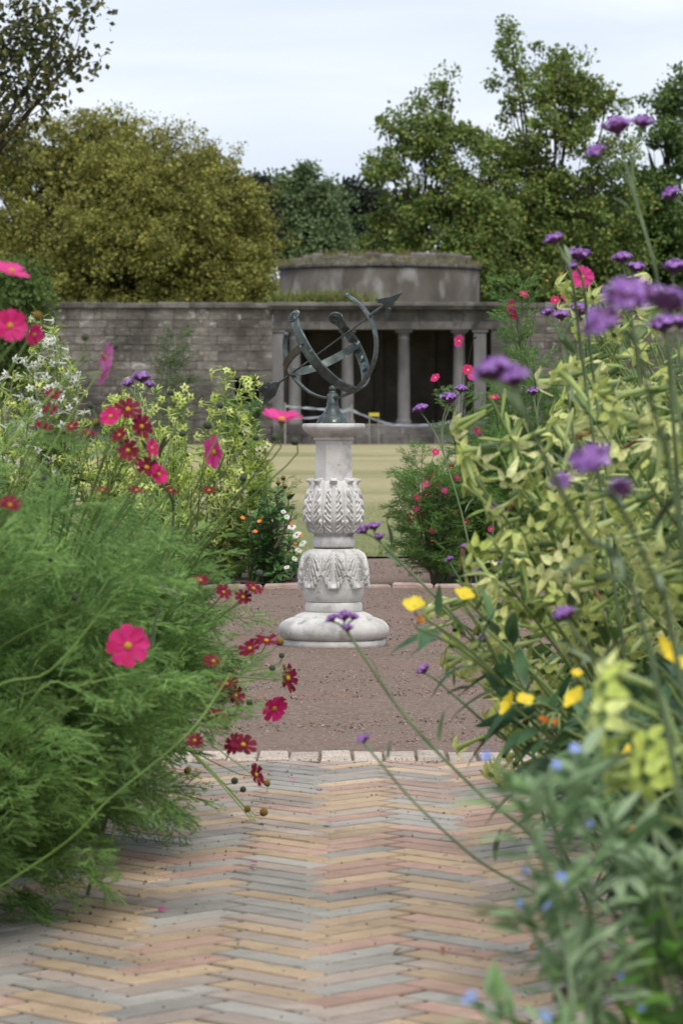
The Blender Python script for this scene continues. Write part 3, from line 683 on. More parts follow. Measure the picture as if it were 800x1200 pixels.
tbox('side_wall', xl, xl + .45, TD + .75, TD + 4.396, zf + .003, zc, 'inner'); tbox('side_wall', xr - .45, xr, TD + .75, TD + 4.396, zf + .003, zc, 'inner')
for px, wd in ((360, .25), (440, .28), (505, .22)):
    tbox('back_pilaster', tx(px), tx(px) + wd, TD + 4.25, TD + 4.396, zf + .004, zc, 'inner')
tbox('ceiling_slab', xl, xr, TD + .70, TD + 4.9, zc + .003, zc + .3, 'inner')
x = xl                                                             # lintel, frieze, cornice: stones one by one
while x < xr - .02:
    wd = min(rng.uniform(1.4, 1.9), xr - x); tbox('lintel_stone', x + .006, x + wd - .006, TD + .0, TD + .69, zc, tz(377), 'ashlar', .012); x += wd
x = xl
while x < xr - .02:
    wd = min(rng.uniform(.9, 1.4), xr - x); tbox('frieze_stone', x + .006, x + wd - .006, TD + .05, TD + .68, tz(377) + .003, tz(363), 'ashlar', .012); x += wd
x = xl - .12
while x < xr + .1:
    wd = min(rng.uniform(.9, 1.3), xr + .12 - x); tbox('cornice_stone', x + .004, x + wd - .004, TD - .22, TD + .68, tz(363) + .003, tz(359), 'ashlar', .01)
    tbox('cornice_stone', x + .003, x + wd - .003, TD - .34, TD + .67, tz(359) + .003, tz(354.5), 'ashlar', .02); x += wd
tbox('roof_slab', xl, xr, TD + .69, TD + 6.5, zc + .31, tz(357), 'ashlar')
for px in (345, 407, 473, 538):
    mb = MB(); cx = tx(px); r0 = .195
    lathe(mb, [(r0 * 1.25, zf + .002), (r0 * 1.25, zf + .10), (r0 * 1.08, zf + .14), (r0, zf + .2), (r0 * 1.02, zf + 1.0), (r0 * .9, zc - .32), (r0 * .98, zc - .30), (r0 * .98, zc - .26), (r0 * .9, zc - .24), (r0 * .92, zc - .16), (r0 * 1.25, zc - .09), (r0 * 1.25, zc - .085)], (cx, TD + .32, 0), 24)
    box(mb, cx - .27, cx + .27, TD + .05, TD + .59, zc - .09, zc - .004); part('column', mb, M['column'], tem)
for px in (325, 562):
    tbox('pilaster', tx(px) - .19, tx(px) + .19, TD + .06, TD + .58, zf + .002, zc - .09, 'column', .02); tbox('pilaster_capital', tx(px) - .25, tx(px) + .25, TD + .02, TD + .64, zc - .088, zc - .004, 'column', .02)
tbox('end_wall', tx(575), xr, TD + .05, TD + .70, zf + .002, zc - .003, 'ashlar')
# round drum above
DCX, DCY, DR = tx(446), TD + 4.2, 3.22
zd0, zd1 = tz(357) + .003, tz(312)
mb = MB(); lathe(mb, [(DR + .08, zd0), (DR + .08, zd0 + .14), (DR, zd0 + .17), (DR, zd1), (DR - .1, zd1 + .01)], (DCX, DCY, 0), 64); part('drum', mb, M['render'], tem)
k = 26
for i in range(k):
    a0, a1 = math.pi + math.pi * i / k, math.pi + math.pi * (i + 1) / k
    mb = MB(); V = []
    for a in (a0 + .003, a1 - .003):
        for rr, zz in ((DR - .2, zd1 + .012), (DR + .03, zd1 + .012), (DR + .07, zd1 + .06), (DR + .07, zd1 + .14 + rng.uniform(-.015, .015)), (DR - .2, zd1 + .19)):
            V.append((DCX + rr * math.cos(a), DCY + rr * math.sin(a), zz))
    F = [(q, (q + 1) % 5, 5 + (q + 1) % 5, 5 + q) for q in range(5)] + [(4, 3, 2, 1, 0), (5, 6, 7, 8, 9)]
    mb.add(V, F); part('drum_cornice', mb, M['ashlar'], tem, smooth=False)
mb = MB(); lathe(mb, [(DR - .19, zd1 + .02), (DR - .22, zd1 + .24), (DR - .9, zd1 + .42), (DR - 2.2, zd1 + .5), (.01, zd1 + .52)], (DCX, DCY, 0), 48); part('drum_roof', mb, M['ashlar'], tem)
for i in range(16):
    a = math.pi * 1.08 + math.pi * .84 * i / 15; mb = MB(); s = rng.uniform(.13, .26); p = (DCX + (DR - .45) * math.cos(a), DCY + (DR - .45) * math.sin(a))
    box(mb, p[0] - s, p[0] + s, p[1] - .15, p[1] + .15, zd1 + .2, zd1 + .36 + rng.uniform(0, .14), ch=.05); part('roof_rubble', mb, M['ashlar'], tem, smooth=False)
def tufts(name, n, fx, fy, fz, h, mat, label, cat='grass'):
    mb = MB(); P = np.c_[fx(n), fy(n), np.zeros(n)]; P[:, 2] = fz(P)
    A = frames(unit(rng.normal(size=(n, 3)) * .6 + np.array([0, 0, 1.])), rdir(n), P, rng.uniform(.35, 1, n) * h)
    tv = np.array([(-.05, 0, 0), (.05, 0, 0), (.015, 1, .1), (-.015, 1, .1)]); scatter(mb, tv, np.array([(0, 1, 2, 3)]), A)
    return obj(name, mb.mesh(name, mat, smooth=False), kind='stuff', label=label, category=cat)
rr_ = lambda n: None
ang = []
def fx(n): ang[:] = [rng.uniform(math.pi * 1.02, math.pi * 1.98, n), rng.uniform(DR - 1.3, DR + .1, n)]; return DCX + ang[1] * np.cos(ang[0])
tufts('drum_grass', 4200, fx, lambda n: DCY + ang[1] * np.sin(ang[0]), lambda P: zd1 + .17 + np.clip(DR - .2 - ang[1], 0, 2) * .25, .26, M['lichen'], 'dry grass growing on top of the round stone drum')
M['moss'] = leafmat('ledge_weed', [(.10, .15, .03), (.16, .20, .05), (.22, .2, .07)], trans=.2)
tufts('ledge_grass', 1500, lambda n: np.clip(rng.normal(tx(372), .9, n), tx(322), tx(470)), lambda n: rng.uniform(TD - .1, TD + .6, n), lambda P: tz(354.5) - .02 + 0 * P[:, 0], .5, M['moss'], 'green weeds along the temple ledge below the drum')
tufts('wall_weeds', 500, lambda n: rng.uniform(tx(-50), tx(318), n), lambda n: rng.uniform(TD - .1, TD + .6, n), lambda P: WT + .13 + 0 * P[:, 0], .22, M['lichen'], 'thin dry weeds on top of the left garden wall')
# barrier tape strung in front of the columns, with posts and a small sign
tp = thing('barrier_tape', 'pale barrier tape sagging between thin posts in front of the temple columns', 'tape', (tx(440), TD - .9, 0))
mb = MB()
def ribbon(pts, hw=.03):
    Q = catmull([at(px, py, TD - .9) for px, py in pts], 6); n = len(Q)
    V = [tuple(q + Vector((0, rng.normal() * .01, s * hw * (1 + .25 * math.sin(i * 1.7))))) for i, q in enumerate(Q) for s in (-1, 1)]
    mb.add(V, np.array([(2 * i, 2 * i + 1, 2 * i + 3, 2 * i + 2) for i in range(n - 1)]))
ribbon([(334, 476), (370, 479), (398, 481), (412, 478)]); ribbon([(334, 490), (372, 489), (412, 480)]); ribbon([(412, 480), (432, 489), (466, 498), (510, 497), (546, 490), (590, 489)]); ribbon([(412, 482), (470, 500), (546, 494)], .02)
part('tape_ribbon', mb, M['tape'], tp, smooth=False)
for px, py in ((334, 472), (412, 474), (546, 486), (590, 486)):
    mb = MB(); p = at(px, py, TD - .88); tube(mb, [(p.x, p.y, 0), (p.x, p.y, p.z)], .03, 8); part('post', mb, M['post'], tp)
sg = thing('small_sign', 'small plain yellow sign on two thin posts before the columns', 'sign', (tx(438), TD - 1.1, 0))
mb = MB(); p = at(438, 486, TD - 1.1); box(mb, p.x - .16, p.x + .16, p.y - .012, p.y + .012, p.z - .05, p.z + .06); part('sign_board', mb, M['sign'], sg, smooth=False)
for s in (-.14, .14):
    mb = MB(); tube(mb, [(p.x + s, p.y + .03, 0), (p.x + s, p.y + .03, p.z + .05)], .018, 6); part('post', mb, M['post'], sg)

# ------------------------------------------------------------------ trees
LEAF_V = np.array([(0, 0, 0), (.36, .5, .08), (0, 1, -.06), (-.36, .5, .08)], float)
LEAF_F = np.array([(0, 1, 2, 3)])
def tree(name, label, cat, bx, by, trunk_r, trunk_top, lobes, nclump, per, leaf, spread, mat, shell=.72, group=None, core=True, limb=1.0, up=.35, zmin=.4, ragged=.07, sub=0, mainw=.45):
    """lobes: (x, y, z, rx, ry, rz); leaves gather in clumps near the lobe surfaces, limbs reach the lobes"""
    t = thing(name, label, cat, (bx, by, 0), group)
    main = np.array(lobes, float); lobes = main
    mb = MB(); top = Vector((bx + rng.normal() * .2, by, trunk_top))
    tr = bez((bx, by, -.1), (bx + rng.normal() * .3, by + rng.normal() * .2, trunk_top * .5), top, 8)
    tube(mb, tr, np.linspace(trunk_r * 1.25, trunk_r * .75, 8), 10)
    part('trunk', mb, M['bark'], t)
    if sub:                                                        # smaller boughs standing out of the main masses
        w0 = main[:, 3] * main[:, 5]; k0 = rng.choice(len(main), sub, p=w0 / w0.sum()); dd = rdir(sub); q = main[k0]
        rr = q[:, 3:] * rng.uniform(.24, .46, sub)[:, None]; rr = np.clip(rr, .35, 1.5)
        lobes = np.concatenate([main, np.c_[q[:, :3] + dd * (q[:, 3:] * .82), rr]])
    wts = (lobes[:, 3] * lobes[:, 4] * lobes[:, 5]) ** .62; wts /= wts.sum()
    if sub: wts[:len(main)] *= mainw; wts /= wts.sum()
    li = rng.choice(len(lobes), nclump, p=wts); L = lobes[li]
    d = rdir(nclump); rad = shell + (1.0 - shell) * rng.uniform(0, 1, nclump) ** .6
    rad *= 1 + np.clip(rng.normal(size=nclump), -2, 1.6) * ragged
    Pc = L[:, :3] + d * L[:, 3:] * rad[:, None]
    keep = Pc[:, 2] > zmin
    Pc, d, li = Pc[keep], d[keep], li[keep]
    mbb = MB()
    for k, lb in enumerate(main):
        s = tr[int(rng.integers(3, 8))]; e = Vector(lb[:3])
        mid = s.lerp(e, .5) + Vector(rng.normal(size=3) * .15 * lb[3]) + Vector((0, 0, .1 * lb[5]))
        P1 = bez(s, mid, e, 7); tube(mbb, P1, np.linspace(trunk_r * .5, trunk_r * .22, 7) * limb, 6)
        idx = np.where(li == k)[0]
        for q in idx[:: max(1, len(idx) // 26)]:
            st_ = P1[int(rng.integers(2, 7))]; en = Vector(Pc[q])
            tube(mbb, bez(st_, st_.lerp(en, .5) + Vector(rng.normal(size=3) * .2), en, 5), np.linspace(trunk_r * .16, trunk_r * .03, 5) * limb, 4, cap=False)
    part('limbs', mbb, M['bark'], t)
    m = len(Pc); P = np.repeat(Pc, per, 0) + np.clip(rng.normal(size=(m * per, 3)), -1.9, 1.9) * np.repeat(spread * rng.uniform(.6, 1.5, m), per)[:, None] * np.array([1, 1, .75])
    Y = unit(rdir(m * per) + np.repeat(d, per, 0) * .9 + np.array([0, 0, -.15]))
    Zn = unit(rdir(m * per) * .8 + np.array([0, 0, up]) + np.repeat(d, per, 0) * .6)
    mbc = MB(); scatter(mbc, LEAF_V, LEAF_F, frames(Y, Zn, P, leaf * rng.uniform(.6, 1.25, m * per)))
    if core:
        m2 = nclump * per // 5; li2 = rng.choice(len(lobes), m2, p=wts); L2 = lobes[li2]
        P2 = L2[:, :3] + rdir(m2) * L2[:, 3:] * (rng.uniform(0, 1, m2) ** .4 * shell * .95)[:, None]
        P2 = P2[P2[:, 2] > zmin]
        scatter(mbc, LEAF_V, LEAF_F, frames(rdir(len(P2)), rdir(len(P2)), P2, leaf * 1.7))
    part('crown', mbc, M[mat], t, smooth=False, kind='stuff')
    return t
def lob(px, py, D, rpx, rpy=None, dy=0, ry=None):
    p = at(px, py, D + dy); s = D / FPX
    return (p.x, p.y, p.z, rpx * s, (ry if ry else rpx * s), (rpy or rpx) * s)
D = 137
tree('golden_tree', 'broad dome-shaped tree with golden green leaves behind the left wall', 'tree', at(150, 400, D).x, D, .35, 4.0,
     [lob(150, 330, D, 170, 160), lob(105, 215, D, 95, 82, -1), lob(185, 230, D, 90, 88, -1.5), lob(250, 280, D, 75, 85, -1), lob(290, 330, D, 45, 80, 0), lob(60, 260, D, 90, 100, 0), lob(10, 290, D, 90, 130, .5),
      lob(200, 330, D, 100, 90, -3), lob(110, 330, D, 100, 100, -3.2), lob(30, 360, D, 90, 90, -2), lob(220, 200, D, 40, 42, 0), lob(60, 190, D, 60, 45, 0), lob(5, 200, D, 60, 50, 0), lob(120, 165, D, 40, 28, 0), lob(265, 225, D, 30, 34, 0), lob(310, 290, D, 28, 45, 0), lob(150, 175, D, 50, 38, 0), lob(270, 350, D, 62, 60, -2)],
     2400, 92, .115, .19, 'gold_leaf', shell=.78, ragged=.05, sub=130)
D = 142
tree('maple_tree', 'tall green tree with open branching crown, the highest on the right', 'tree', at(640, 400, D).x, D, .30, 5.5,
     [lob(610, 90, D, 34, 48), lob(640, 140, D, 62, 60), lob(590, 190, D, 42, 55), lob(668, 110, D, 38, 50), lob(705, 150, D, 40, 55), lob(625, 235, D, 65, 60), lob(690, 235, D, 60, 55), lob(600, 300, D, 62, 60), lob(670, 320, D, 80, 70), lob(570, 250, D, 30, 50), lob(600, 55, D, 18, 30), lob(650, 70, D, 22, 26)],
     820, 64, .175, .20, 'maple_leaf', shell=.45, core=False, ragged=.1, sub=70, mainw=.3, limb=.55, group='maple trees on the right')
D = 139
tree('maple_tree', 'lower yellow-tinged green tree just right of the temple drum', 'tree', at(500, 400, D).x, D, .26, 3.5,
     [lob(500, 140, D, 42, 42), lob(530, 115, D, 22, 26), lob(470, 160, D, 28, 24), lob(490, 205, D, 58, 45), lob(535, 200, D, 32, 55), lob(465, 260, D, 46, 45), lob(520, 265, D, 62, 60), lob(495, 320, D, 70, 45), lob(560, 300, D, 50, 70), lob(520, 95, D, 14, 12), lob(455, 148, D, 16, 12)],
     560, 64, .17, .20, 'maple_leaf', shell=.45, core=False, ragged=.1, sub=56, mainw=.3, limb=.6, group='maple trees on the right')
D = 146
tree('maple_tree', 'dark green tree at the right edge of the picture behind the verbena', 'tree', at(790, 400, D).x, D, .28, 5.0,
     [lob(775, 110, D, 34, 32), lob(760, 180, D, 50, 50), lob(830, 160, D, 60, 80), lob(745, 240, D, 60, 55), lob(800, 260, D, 70, 70), lob(735, 310, D, 70, 60), lob(810, 340, D, 80, 80)],
     640, 64, .175, .20, 'maple_dark', shell=.45, core=False, ragged=.1, sub=50, mainw=.3, group='maple trees on the right')
D = 150
tree('dark_thicket', 'dark shrubby tree filling in beneath the tall right-hand trees', 'tree', at(650, 400, D).x, D, .2, 3.0,
     [lob(600, 340, D, 70, 75), lob(680, 340, D, 90, 85), lob(770, 330, D, 90, 95), lob(540, 350, D, 60, 60), lob(850, 330, D, 80, 100), lob(640, 270, D, 60, 50), lob(730, 260, D, 60, 50)],
     900, 45, .22, .28, 'maple_dark', shell=.6, sub=40)
D = 205
tree('far_tree', 'rounded blue-green tree in the distance between the golden and maple trees', 'tree', at(370, 400, D).x, D, .35, 5,
     [lob(355, 235, D, 36, 36), lob(385, 250, D, 30, 34), lob(340, 270, D, 42, 40), lob(375, 290, D, 52, 40), lob(330, 230, D, 20, 22)], 600, 44, .24, .28, 'far_leaf', shell=.7, sub=40)
D = 215
tree('far_tree', 'distant low tree just left of the yellow-tinged tree', 'tree', at(425, 400, D).x, D, .3, 4,
     [lob(415, 250, D, 28, 32), lob(440, 255, D, 30, 30), lob(425, 290, D, 45, 36)], 300, 40, .3, .4, 'conifer_leaf', shell=.7)
D = 190
tree('conifer_tree', 'dark conifer top peeping over the edge of the golden tree', 'tree', at(303, 400, D).x, D, .3, 9,
     [lob(303, 222, D, 10, 16), lob(302, 245, D, 18, 18), lob(300, 275, D, 26, 22), lob(292, 215, D, 5, 5)], 200, 30, .22, .22, 'conifer_leaf', shell=.5)
D = 46
tree('overhanging_tree', 'dark-leaved tree reaching in at the top left corner', 'tree', at(-170, 400, D).x, D, .17, 2.6,
     [lob(-60, 60, D, 75, 85), lob(25, 30, D, 42, 40), lob(70, 40, D, 28, 40), lob(20, 90, D, 50, 40), lob(65, 92, D, 24, 24), lob(-30, 140, D, 60, 40), lob(10, 165, D, 22, 26), lob(-160, 40, D, 130, 160), lob(90, 15, D, 20, 12), lob(95, 60, D, 14, 14)],
     280, 24, .10, .15, 'near_leaf', shell=.3, core=False, limb=.35, up=.1, ragged=.15)
D = 96
tree('evergreen_shrub', 'dark green shrub in front of the wall at the left edge', 'shrub', at(0, 400, D).x, D, .08, 1.4,
     [lob(5, 345, D, 45, 50), lob(35, 350, D, 28, 40), lob(-30, 370, D, 60, 80), lob(20, 420, D, 50, 70)], 260, 40, .11, .14, 'maple_dark', shell=.6)

# ------------------------------------------------------------------ plant pieces
def thread_leaf(seed):
    r = np.random.default_rng(seed); V, F = [], []
    def th(a, b, w0, w1):
        a, b = np.array(a), np.array(b); d = unit(b - a); p = unit(np.cross(d, r.normal(size=3)))
        k = len(V); V.extend([a - p * w0, a + p * w0, b + p * w1, b - p * w1]); F.append((k, k + 1, k + 2, k + 3))
    pts = [np.array([0, 0, 0.]), np.array([0, .35, .04]), np.array([0.02, .7, .03]), np.array([0.0, 1.0, -.05])]
    for i in range(3): th(pts[i], pts[i + 1], .0115, .010)
    for i in range(7):
        t = .22 + .11 * i; y = t; z = .04 * math.sin(t * 3)
        for s in (-1, 1):
            L = (.42 - .30 * abs(t - .4)) * r.uniform(.8, 1.15); a = np.array([0, y, z]); d = unit(np.array([s * .8, .62 + r.normal() * .12, r.normal() * .25])); e = a + d * L
            th(a, e, .0105, .0055)
            for q in range(3):
                f = .35 + .22 * q; b0 = a + d * L * f
                for s2 in ((-1, 1) if q < 2 else (r.choice([-1, 1]),)):
                    d2 = unit(d + s2 * np.array([-d[1], d[0], 0]) * .7 + r.normal(size=3) * .18); th(b0, b0 + d2 * L * (.5 - .12 * q), .0095, .0045)
    return np.array(V), np.array(F)
THREADS = [thread_leaf(s) for s in range(4)]

def broad_leaf(wd=.5, n=5, fold=.12, droop=.25):
    V, F = [], []
    for i in range(n + 1):
        t = i / n; hw = wd / 2 * max(.02, math.sin(math.pi * t ** .8) ** .85); z = -droop * t * t
        V += [(-hw, t, z + fold * hw * 2), (0, t, z), (hw, t, z + fold * hw * 2)]
    for i in range(n):
        k = 3 * i; F += [(k, k + 1, k + 4, k + 3), (k + 1, k + 2, k + 5, k + 4)]
    return np.array(V, float), np.array(F)
OVATE = broad_leaf(.52); LANCE = broad_leaf(.24, 5, .15, .3); NARROW = broad_leaf(.16, 4, .2, .25)

def petal_grid(mb, k, n, r0, r1, wd, cup, mi=0, notch=.10, wave=0.0, seed=0):
    """one petal of an n-petalled flower, pointing at angle k"""
    r = np.random.default_rng(seed * 31 + k); a = 2 * math.pi * k / n + r.normal() * .05
    nu, nv = 5, 6; V = []
    L = (r1 - r0) * r.uniform(.93, 1.04); cp = cup + r.normal() * .06
    for j in range(nv):
        t = j / (nv - 1); w_ = wd * (0.28 + .72 * math.sin(min(1, t * 1.25) * math.pi / 2)) * (1 if t < .8 else 1 - .35 * ((t - .8) / .2) ** 2)
        for i in range(nu):
            u = i / (nu - 1) * 2 - 1; tt = t - (notch * t ** 6 * abs(math.cos(u * math.pi * 1.5)) if t > .7 else 0) - .10 * u * u * t ** 4
            x = r0 + L * tt; z = x * math.sin(cp) * (t * .6 + .4) + .05 * (abs(u) ** 1.5) * w_ * 4 * .4 + wave * math.sin(t * 5 + u * 2 + k) - .12 * max(0, t - .7) 
            V.append((x * math.cos(cp), u * w_, z))
    V = np.array(V); ca, sa = math.cos(a), math.sin(a)
    V = np.c_[V[:, 0] * ca - V[:, 1] * sa, V[:, 0] * sa + V[:, 1] * ca, V[:, 2]]
    F = np.array([(j * nu + i, j * nu + i + 1, (j + 1) * nu + i + 1, (j + 1) * nu + i) for j in range(nv - 1) for i in range(nu - 1)])
    mb.add(V, F, mi)
def dome(mb, r, h, z0, mi=0, seg=10):
    lathe(mb, [(r * math.cos(t) + 1e-4, z0 + h * math.sin(t)) for t in np.linspace(-.3, math.pi / 2, 6)], (0, 0, 0), seg, mi)
def calyx_mesh(name, mat):
    mb = MB(); lathe(mb, [(.03, -.34), (.06, -.22), (.15, -.12), (.17, -.05), (.10, .0)], (0, 0, 0), 8)
    return mb.mesh(name, mat)
CAL = calyx_mesh('flower', M['calyx'])
mb = MB(); dome(mb, .17, .13, .02, 0, 12); DISC = mb.mesh('flower_center', M['disc'])
COS = {}
def cosmos_parts(col, cup):
    key = (col, round(cup, 2))
    if key not in COS:
        P = []; wdt = {'crimson': .22, 'magenta': .27}.get(col, .30)
        for k in range(8):
            mb = MB(); petal_grid(mb, k, 8, .08, 1.0, wdt, cup + .05 * (k % 2), notch=.12, wave=.03, seed=len(COS)); P.append(mb.mesh('petal', M['petal_' + col]))
        mb = MB()
        for k in range(8): petal_grid(mb, k, 8, .08, 1.0, wdt, cup + .05 * (k % 2), notch=.08, wave=.03, seed=len(COS) + 50)
        dome(mb, .2, .16, .02, 1, 8); lathe(mb, [(.03, -.3), (.15, -.12), (.10, .0)], (0, 0, 0), 6, 2)
        COS[key] = (P, mb.mesh('flower', [M['petal_' + col], M['disc'], M['calyx']]))
    return COS[key]
def put_cosmos(t, loc, rad, col, nrm, cup, big):
    P, small = cosmos_parts(col, cup); nrm = Vector(nrm).normalized()
    Mx = orient(nrm, rng.uniform(0, 6.28), rad, Vector(loc) - t.location)
    if not big: return obj('flower', small, t, Mx)
    f = obj('flower', CAL, t, Mx)
    for p in P: obj('petal', p, f)
    obj('flower_center', DISC, f); return f
mb = MB(); lathe(mb, [(.02, -1.3), (.3, -1.0), (.85, -.5), (1, 0), (.8, .55), (.3, .85), (.01, .9)], (0, 0, 0), 8); BUD = mb.mesh('bud', M['bud'])
mb = MB(); lathe(mb, [(.02, -1.2), (.5, -.9), (.95, -.3), (1, .1)], (0, 0, 0), 8, 1); lathe(mb, [(1, .1), (.9, .6), (.5, .95), (.01, 1.05)], (0, 0, 0), 8, 0); SPENT = mb.mesh('spent_flower', [M['disc_brown'], M['bud']])

CAMP = Vector((0, 0, CAM_H))
def grow_stems(mb, base, tips, r0, r1, mi=0, sides=5, k=8, bow=.35):
    out = []
    for T in tips:
        b = Vector(base) + Vector((rng.normal() * .025, rng.normal() * .025, 0)); T = Vector(T)
        c = b.lerp(T, .5) + Vector((0, 0, bow * (T.z - b.z) * .5)) + Vector((rng.normal() * .03, rng.normal() * .03, 0))
        P = bez(b, c, T, k); tube(mb, P, np.linspace(r0, r1, k), sides, mi, cap=False); out.append(P)
    return out
def leaves_on(mb, stems, n, tmpl, size, mi=0, t0=.15, t1=1.0, out=.9, up=.35, jit=.01, wgt=None):
    P, Y = [], []
    for _ in range(n):
        S = stems[int(rng.integers(0, len(stems)))]; t = t0 + (t1 - t0) * rng.uniform(0, 1) ** .8; q = t * (len(S) - 1); i = min(int(q), len(S) - 2); f = q - i
        p = S[i].lerp(S[i + 1], f); tg = (S[i + 1] - S[i]).normalized()
        d = Vector(rng.normal(size=3)).normalized(); d = (d - tg * d.dot(tg)).normalized()
        P.append(tuple(p + d * jit)); Y.append(tuple(d * out + tg * .5 + Vector((0, 0, up - .35))))
    P, Y = np.array(P), np.array(Y); Zn = np.array([0, 0, 1.]) + rng.normal(size=Y.shape) * .35
    s = rng.uniform(*size, n)
    tl = tmpl if isinstance(tmpl, list) else [tmpl]
    which = rng.integers(0, len(tl), n)
    for k, (tv, tf) in enumerate(tl):
        m = which == k
        if m.any(): scatter(mb, tv, tf, frames(Y[m], Zn[m], P[m], s[m]), mi)

def cosmos(label, bx, by, c, r, nst, nleaf, flowers=(), buds=(), leaf='cosmos_leaf', group=None, size=(.07, .14), stem='cosmos_stem', sr=(.0038, .0014), cat='cosmos'):
    t = thing('cosmos_plant', label, cat, (bx, by, .0), group)
    c = np.array(c); d = rdir(nst); d[:, 2] = np.where(rng.uniform(size=nst) < (.6 if by < 10 else -1), np.abs(d[:, 2]), d[:, 2]); tips = c + d * np.array(r) * (rng.uniform(.45, 1, nst) ** .5)[:, None]; tips[:, 2] = np.maximum(tips[:, 2], .06)
    mb = MB(); S = grow_stems(mb, (bx, by, 0), tips, sr[0], sr[1])
    part('stems', mb, M[stem], t)
    mb = MB(); leaves_on(mb, S, nleaf, THREADS, size, up=.45, t0=.22); part('foliage', mb, M[leaf], t, smooth=False, kind='stuff')
    tipsv = [Vector(x) for x in tips]
    def stalk(F, nrm):
        best = min(S, key=lambda s: (s[5] - F).length + (0 if s[5].z < F.z else .3)); a = best[4]
        mb = MB(); nrm = Vector(nrm).normalized(); L = (F - a).length
        tube(mb, bez(a, a.lerp(F, .5) + (best[6] - best[3]).normalized() * L * .15, F - nrm * .05 * 1 if L > .1 else F, 8, F), np.linspace(.0019, .0011, 8), 5)
        part('flower_stalk', mb, M[stem], t)
    for (px, py, D, sz, col, nrm, *rest) in flowers:
        if sz > 50 and D > 5.8: D -= .3
        if 6.8 < by < 7: sz *= .86
        if D < 9: D -= .5 + (.75 if by > 8 and px < 300 else 0) + (.2 if by > 8 else 0)
        F = at(px, py, D); rad = sz * D / FPX / 2 * (1.2 if by > 8 and D < 9 else 1.0)
        put_cosmos(t, F, rad, col, nrm, rest[0] if rest else .12, sz >= 24); stalk(F - Vector(nrm).normalized() * rad * .3, nrm)
    for (px, py, D, sz, kind) in buds:
        if D < 9: D -= .3
        F = at(px, py, D); rad = sz * D / FPX / 2; nn = Vector((rng.normal() * .5, -.5, .6)).normalized()
        obj('bud' if kind == 'b' else 'spent_flower', BUD if kind == 'b' else SPENT, t, orient(nn, 0, rad, F - t.location)); stalk(F - nn * rad, nn)
    return t

# ------------------------------------------------------------------ near left bed: cosmos
cosmos('feathery green cosmos at the left edge, carrying the topmost pink flowers', -.78, 5.5, (-.75, 5.5, .47), (.26, .34, .43), 20, 734,
    flowers=[(14, 318, 5.4, 50, 'pink', (.3, -.35, .9), .1), (12, 382, 5.5, 46, 'magenta', (.35, -.9, .25)), (40, 392, 5.6, 30, 'magenta', (.5, -.5, -.2)), (12, 592, 5.2, 34, 'crimson', (.2, -.5, .8), .2)],
    buds=[(44, 370, 5.5, 11, 's'), (100, 395, 5.8, 9, 'b'), (52, 560, 5.2, 8, 'b')], group='cosmos of the near left bed')
cosmos('feathery green cosmos with one open magenta flower low at its front', -.66, 6.15, (-.57, 6.1, .38), (.26, .34, .38), 20, 803,
    flowers=[(150, 757, 6.0, 56, 'magenta', (.15, -1, .12), .05), (122, 418, 6.3, 40, 'mauve', (.9, -.35, -.2), .25), (120, 440, 6.3, 28, 'mauve', (.8, -.3, -.5), .2), (62, 462, 6.2, 24, 'crimson', (.1, -.6, .7))],
    buds=[(133, 405, 6.3, 12, 'b'), (105, 475, 6.3, 10, 'b'), (88, 700, 6.0, 9, 'b'), (60, 655, 6, 8, 'b')], group='cosmos of the near left bed')
cosmos('feathery cosmos crowded with crimson flowers in the middle of the left bed', -.60, 6.9, (-.47, 6.85, .35), (.26, .33, .35), 20, 803,
    flowers=[(150, 480, 6.9, 44, 'crimson', (.2, -.7, .6)), (130, 488, 6.7, 34, 'magenta', (-.3, -.8, .4)), (166, 500, 6.9, 40, 'crimson', (.5, -.7, .3)), (104, 508, 6.6, 30, 'crimson', (.1, -.3, .9)), (150, 528, 6.8, 38, 'crimson', (.1, -.9, .4)),
             (172, 548, 6.9, 44, 'crimson', (.3, -.6, .7)), (186, 556, 6.9, 34, 'magenta', (.6, -.6, .3)), (120, 575, 6.6, 26, 'crimson', (0, -.2, .9)), (84, 500, 6.6, 26, 'crimson', (-.2, -.5, .6)), (178, 525, 6.9, 30, 'magenta', (.7, -.5, .2)),
             (60, 480, 6.6, 26, 'crimson', (-.3, -.7, .5)), (52, 498, 6.6, 26, 'magenta', (-.2, -.4, -.6)), (160, 575, 6.8, 30, 'crimson', (.2, -.3, .9)), (200, 575, 6.9, 22, 'crimson', (.4, -.4, .6)), (140, 510, 6.8, 30, 'crimson', (-.4, -.6, .6))],
    buds=[(113, 495, 6.6, 10, 's'), (167, 545, 6.8, 9, 's'), (200, 460, 7, 9, 'b'), (258, 475, 7, 9, 'b'), (214, 508, 7, 9, 'b')], group='cosmos of the near left bed')
cosmos('feathery cosmos leaning over the path with one bright pink flower beside the sundial', -.52, 7.5, (-.42, 7.45, .32), (.23, .33, .32), 20, 734,
    flowers=[(330, 492, 6.9, 56, 'pink', (.05, -.25, 1), .30), (252, 530, 7.3, 44, 'pink', (-.75, -.55, -.1), .15), (245, 575, 7.4, 20, 'crimson', (.1, -.4, .9)), (262, 694, 7.4, 24, 'crimson', (.3, -.6, .5)), (235, 680, 7.4, 22, 'crimson', (0, -.5, .7))],
    buds=[(243, 498, 7.3, 11, 'b'), (322, 512, 6.95, 10, 'b'), (345, 517, 7.1, 10, 'b'), (300, 513, 7.1, 8, 'b'), (304, 672, 7.4, 10, 'b'), (285, 560, 7.4, 9, 'b')], group='cosmos of the near left bed')
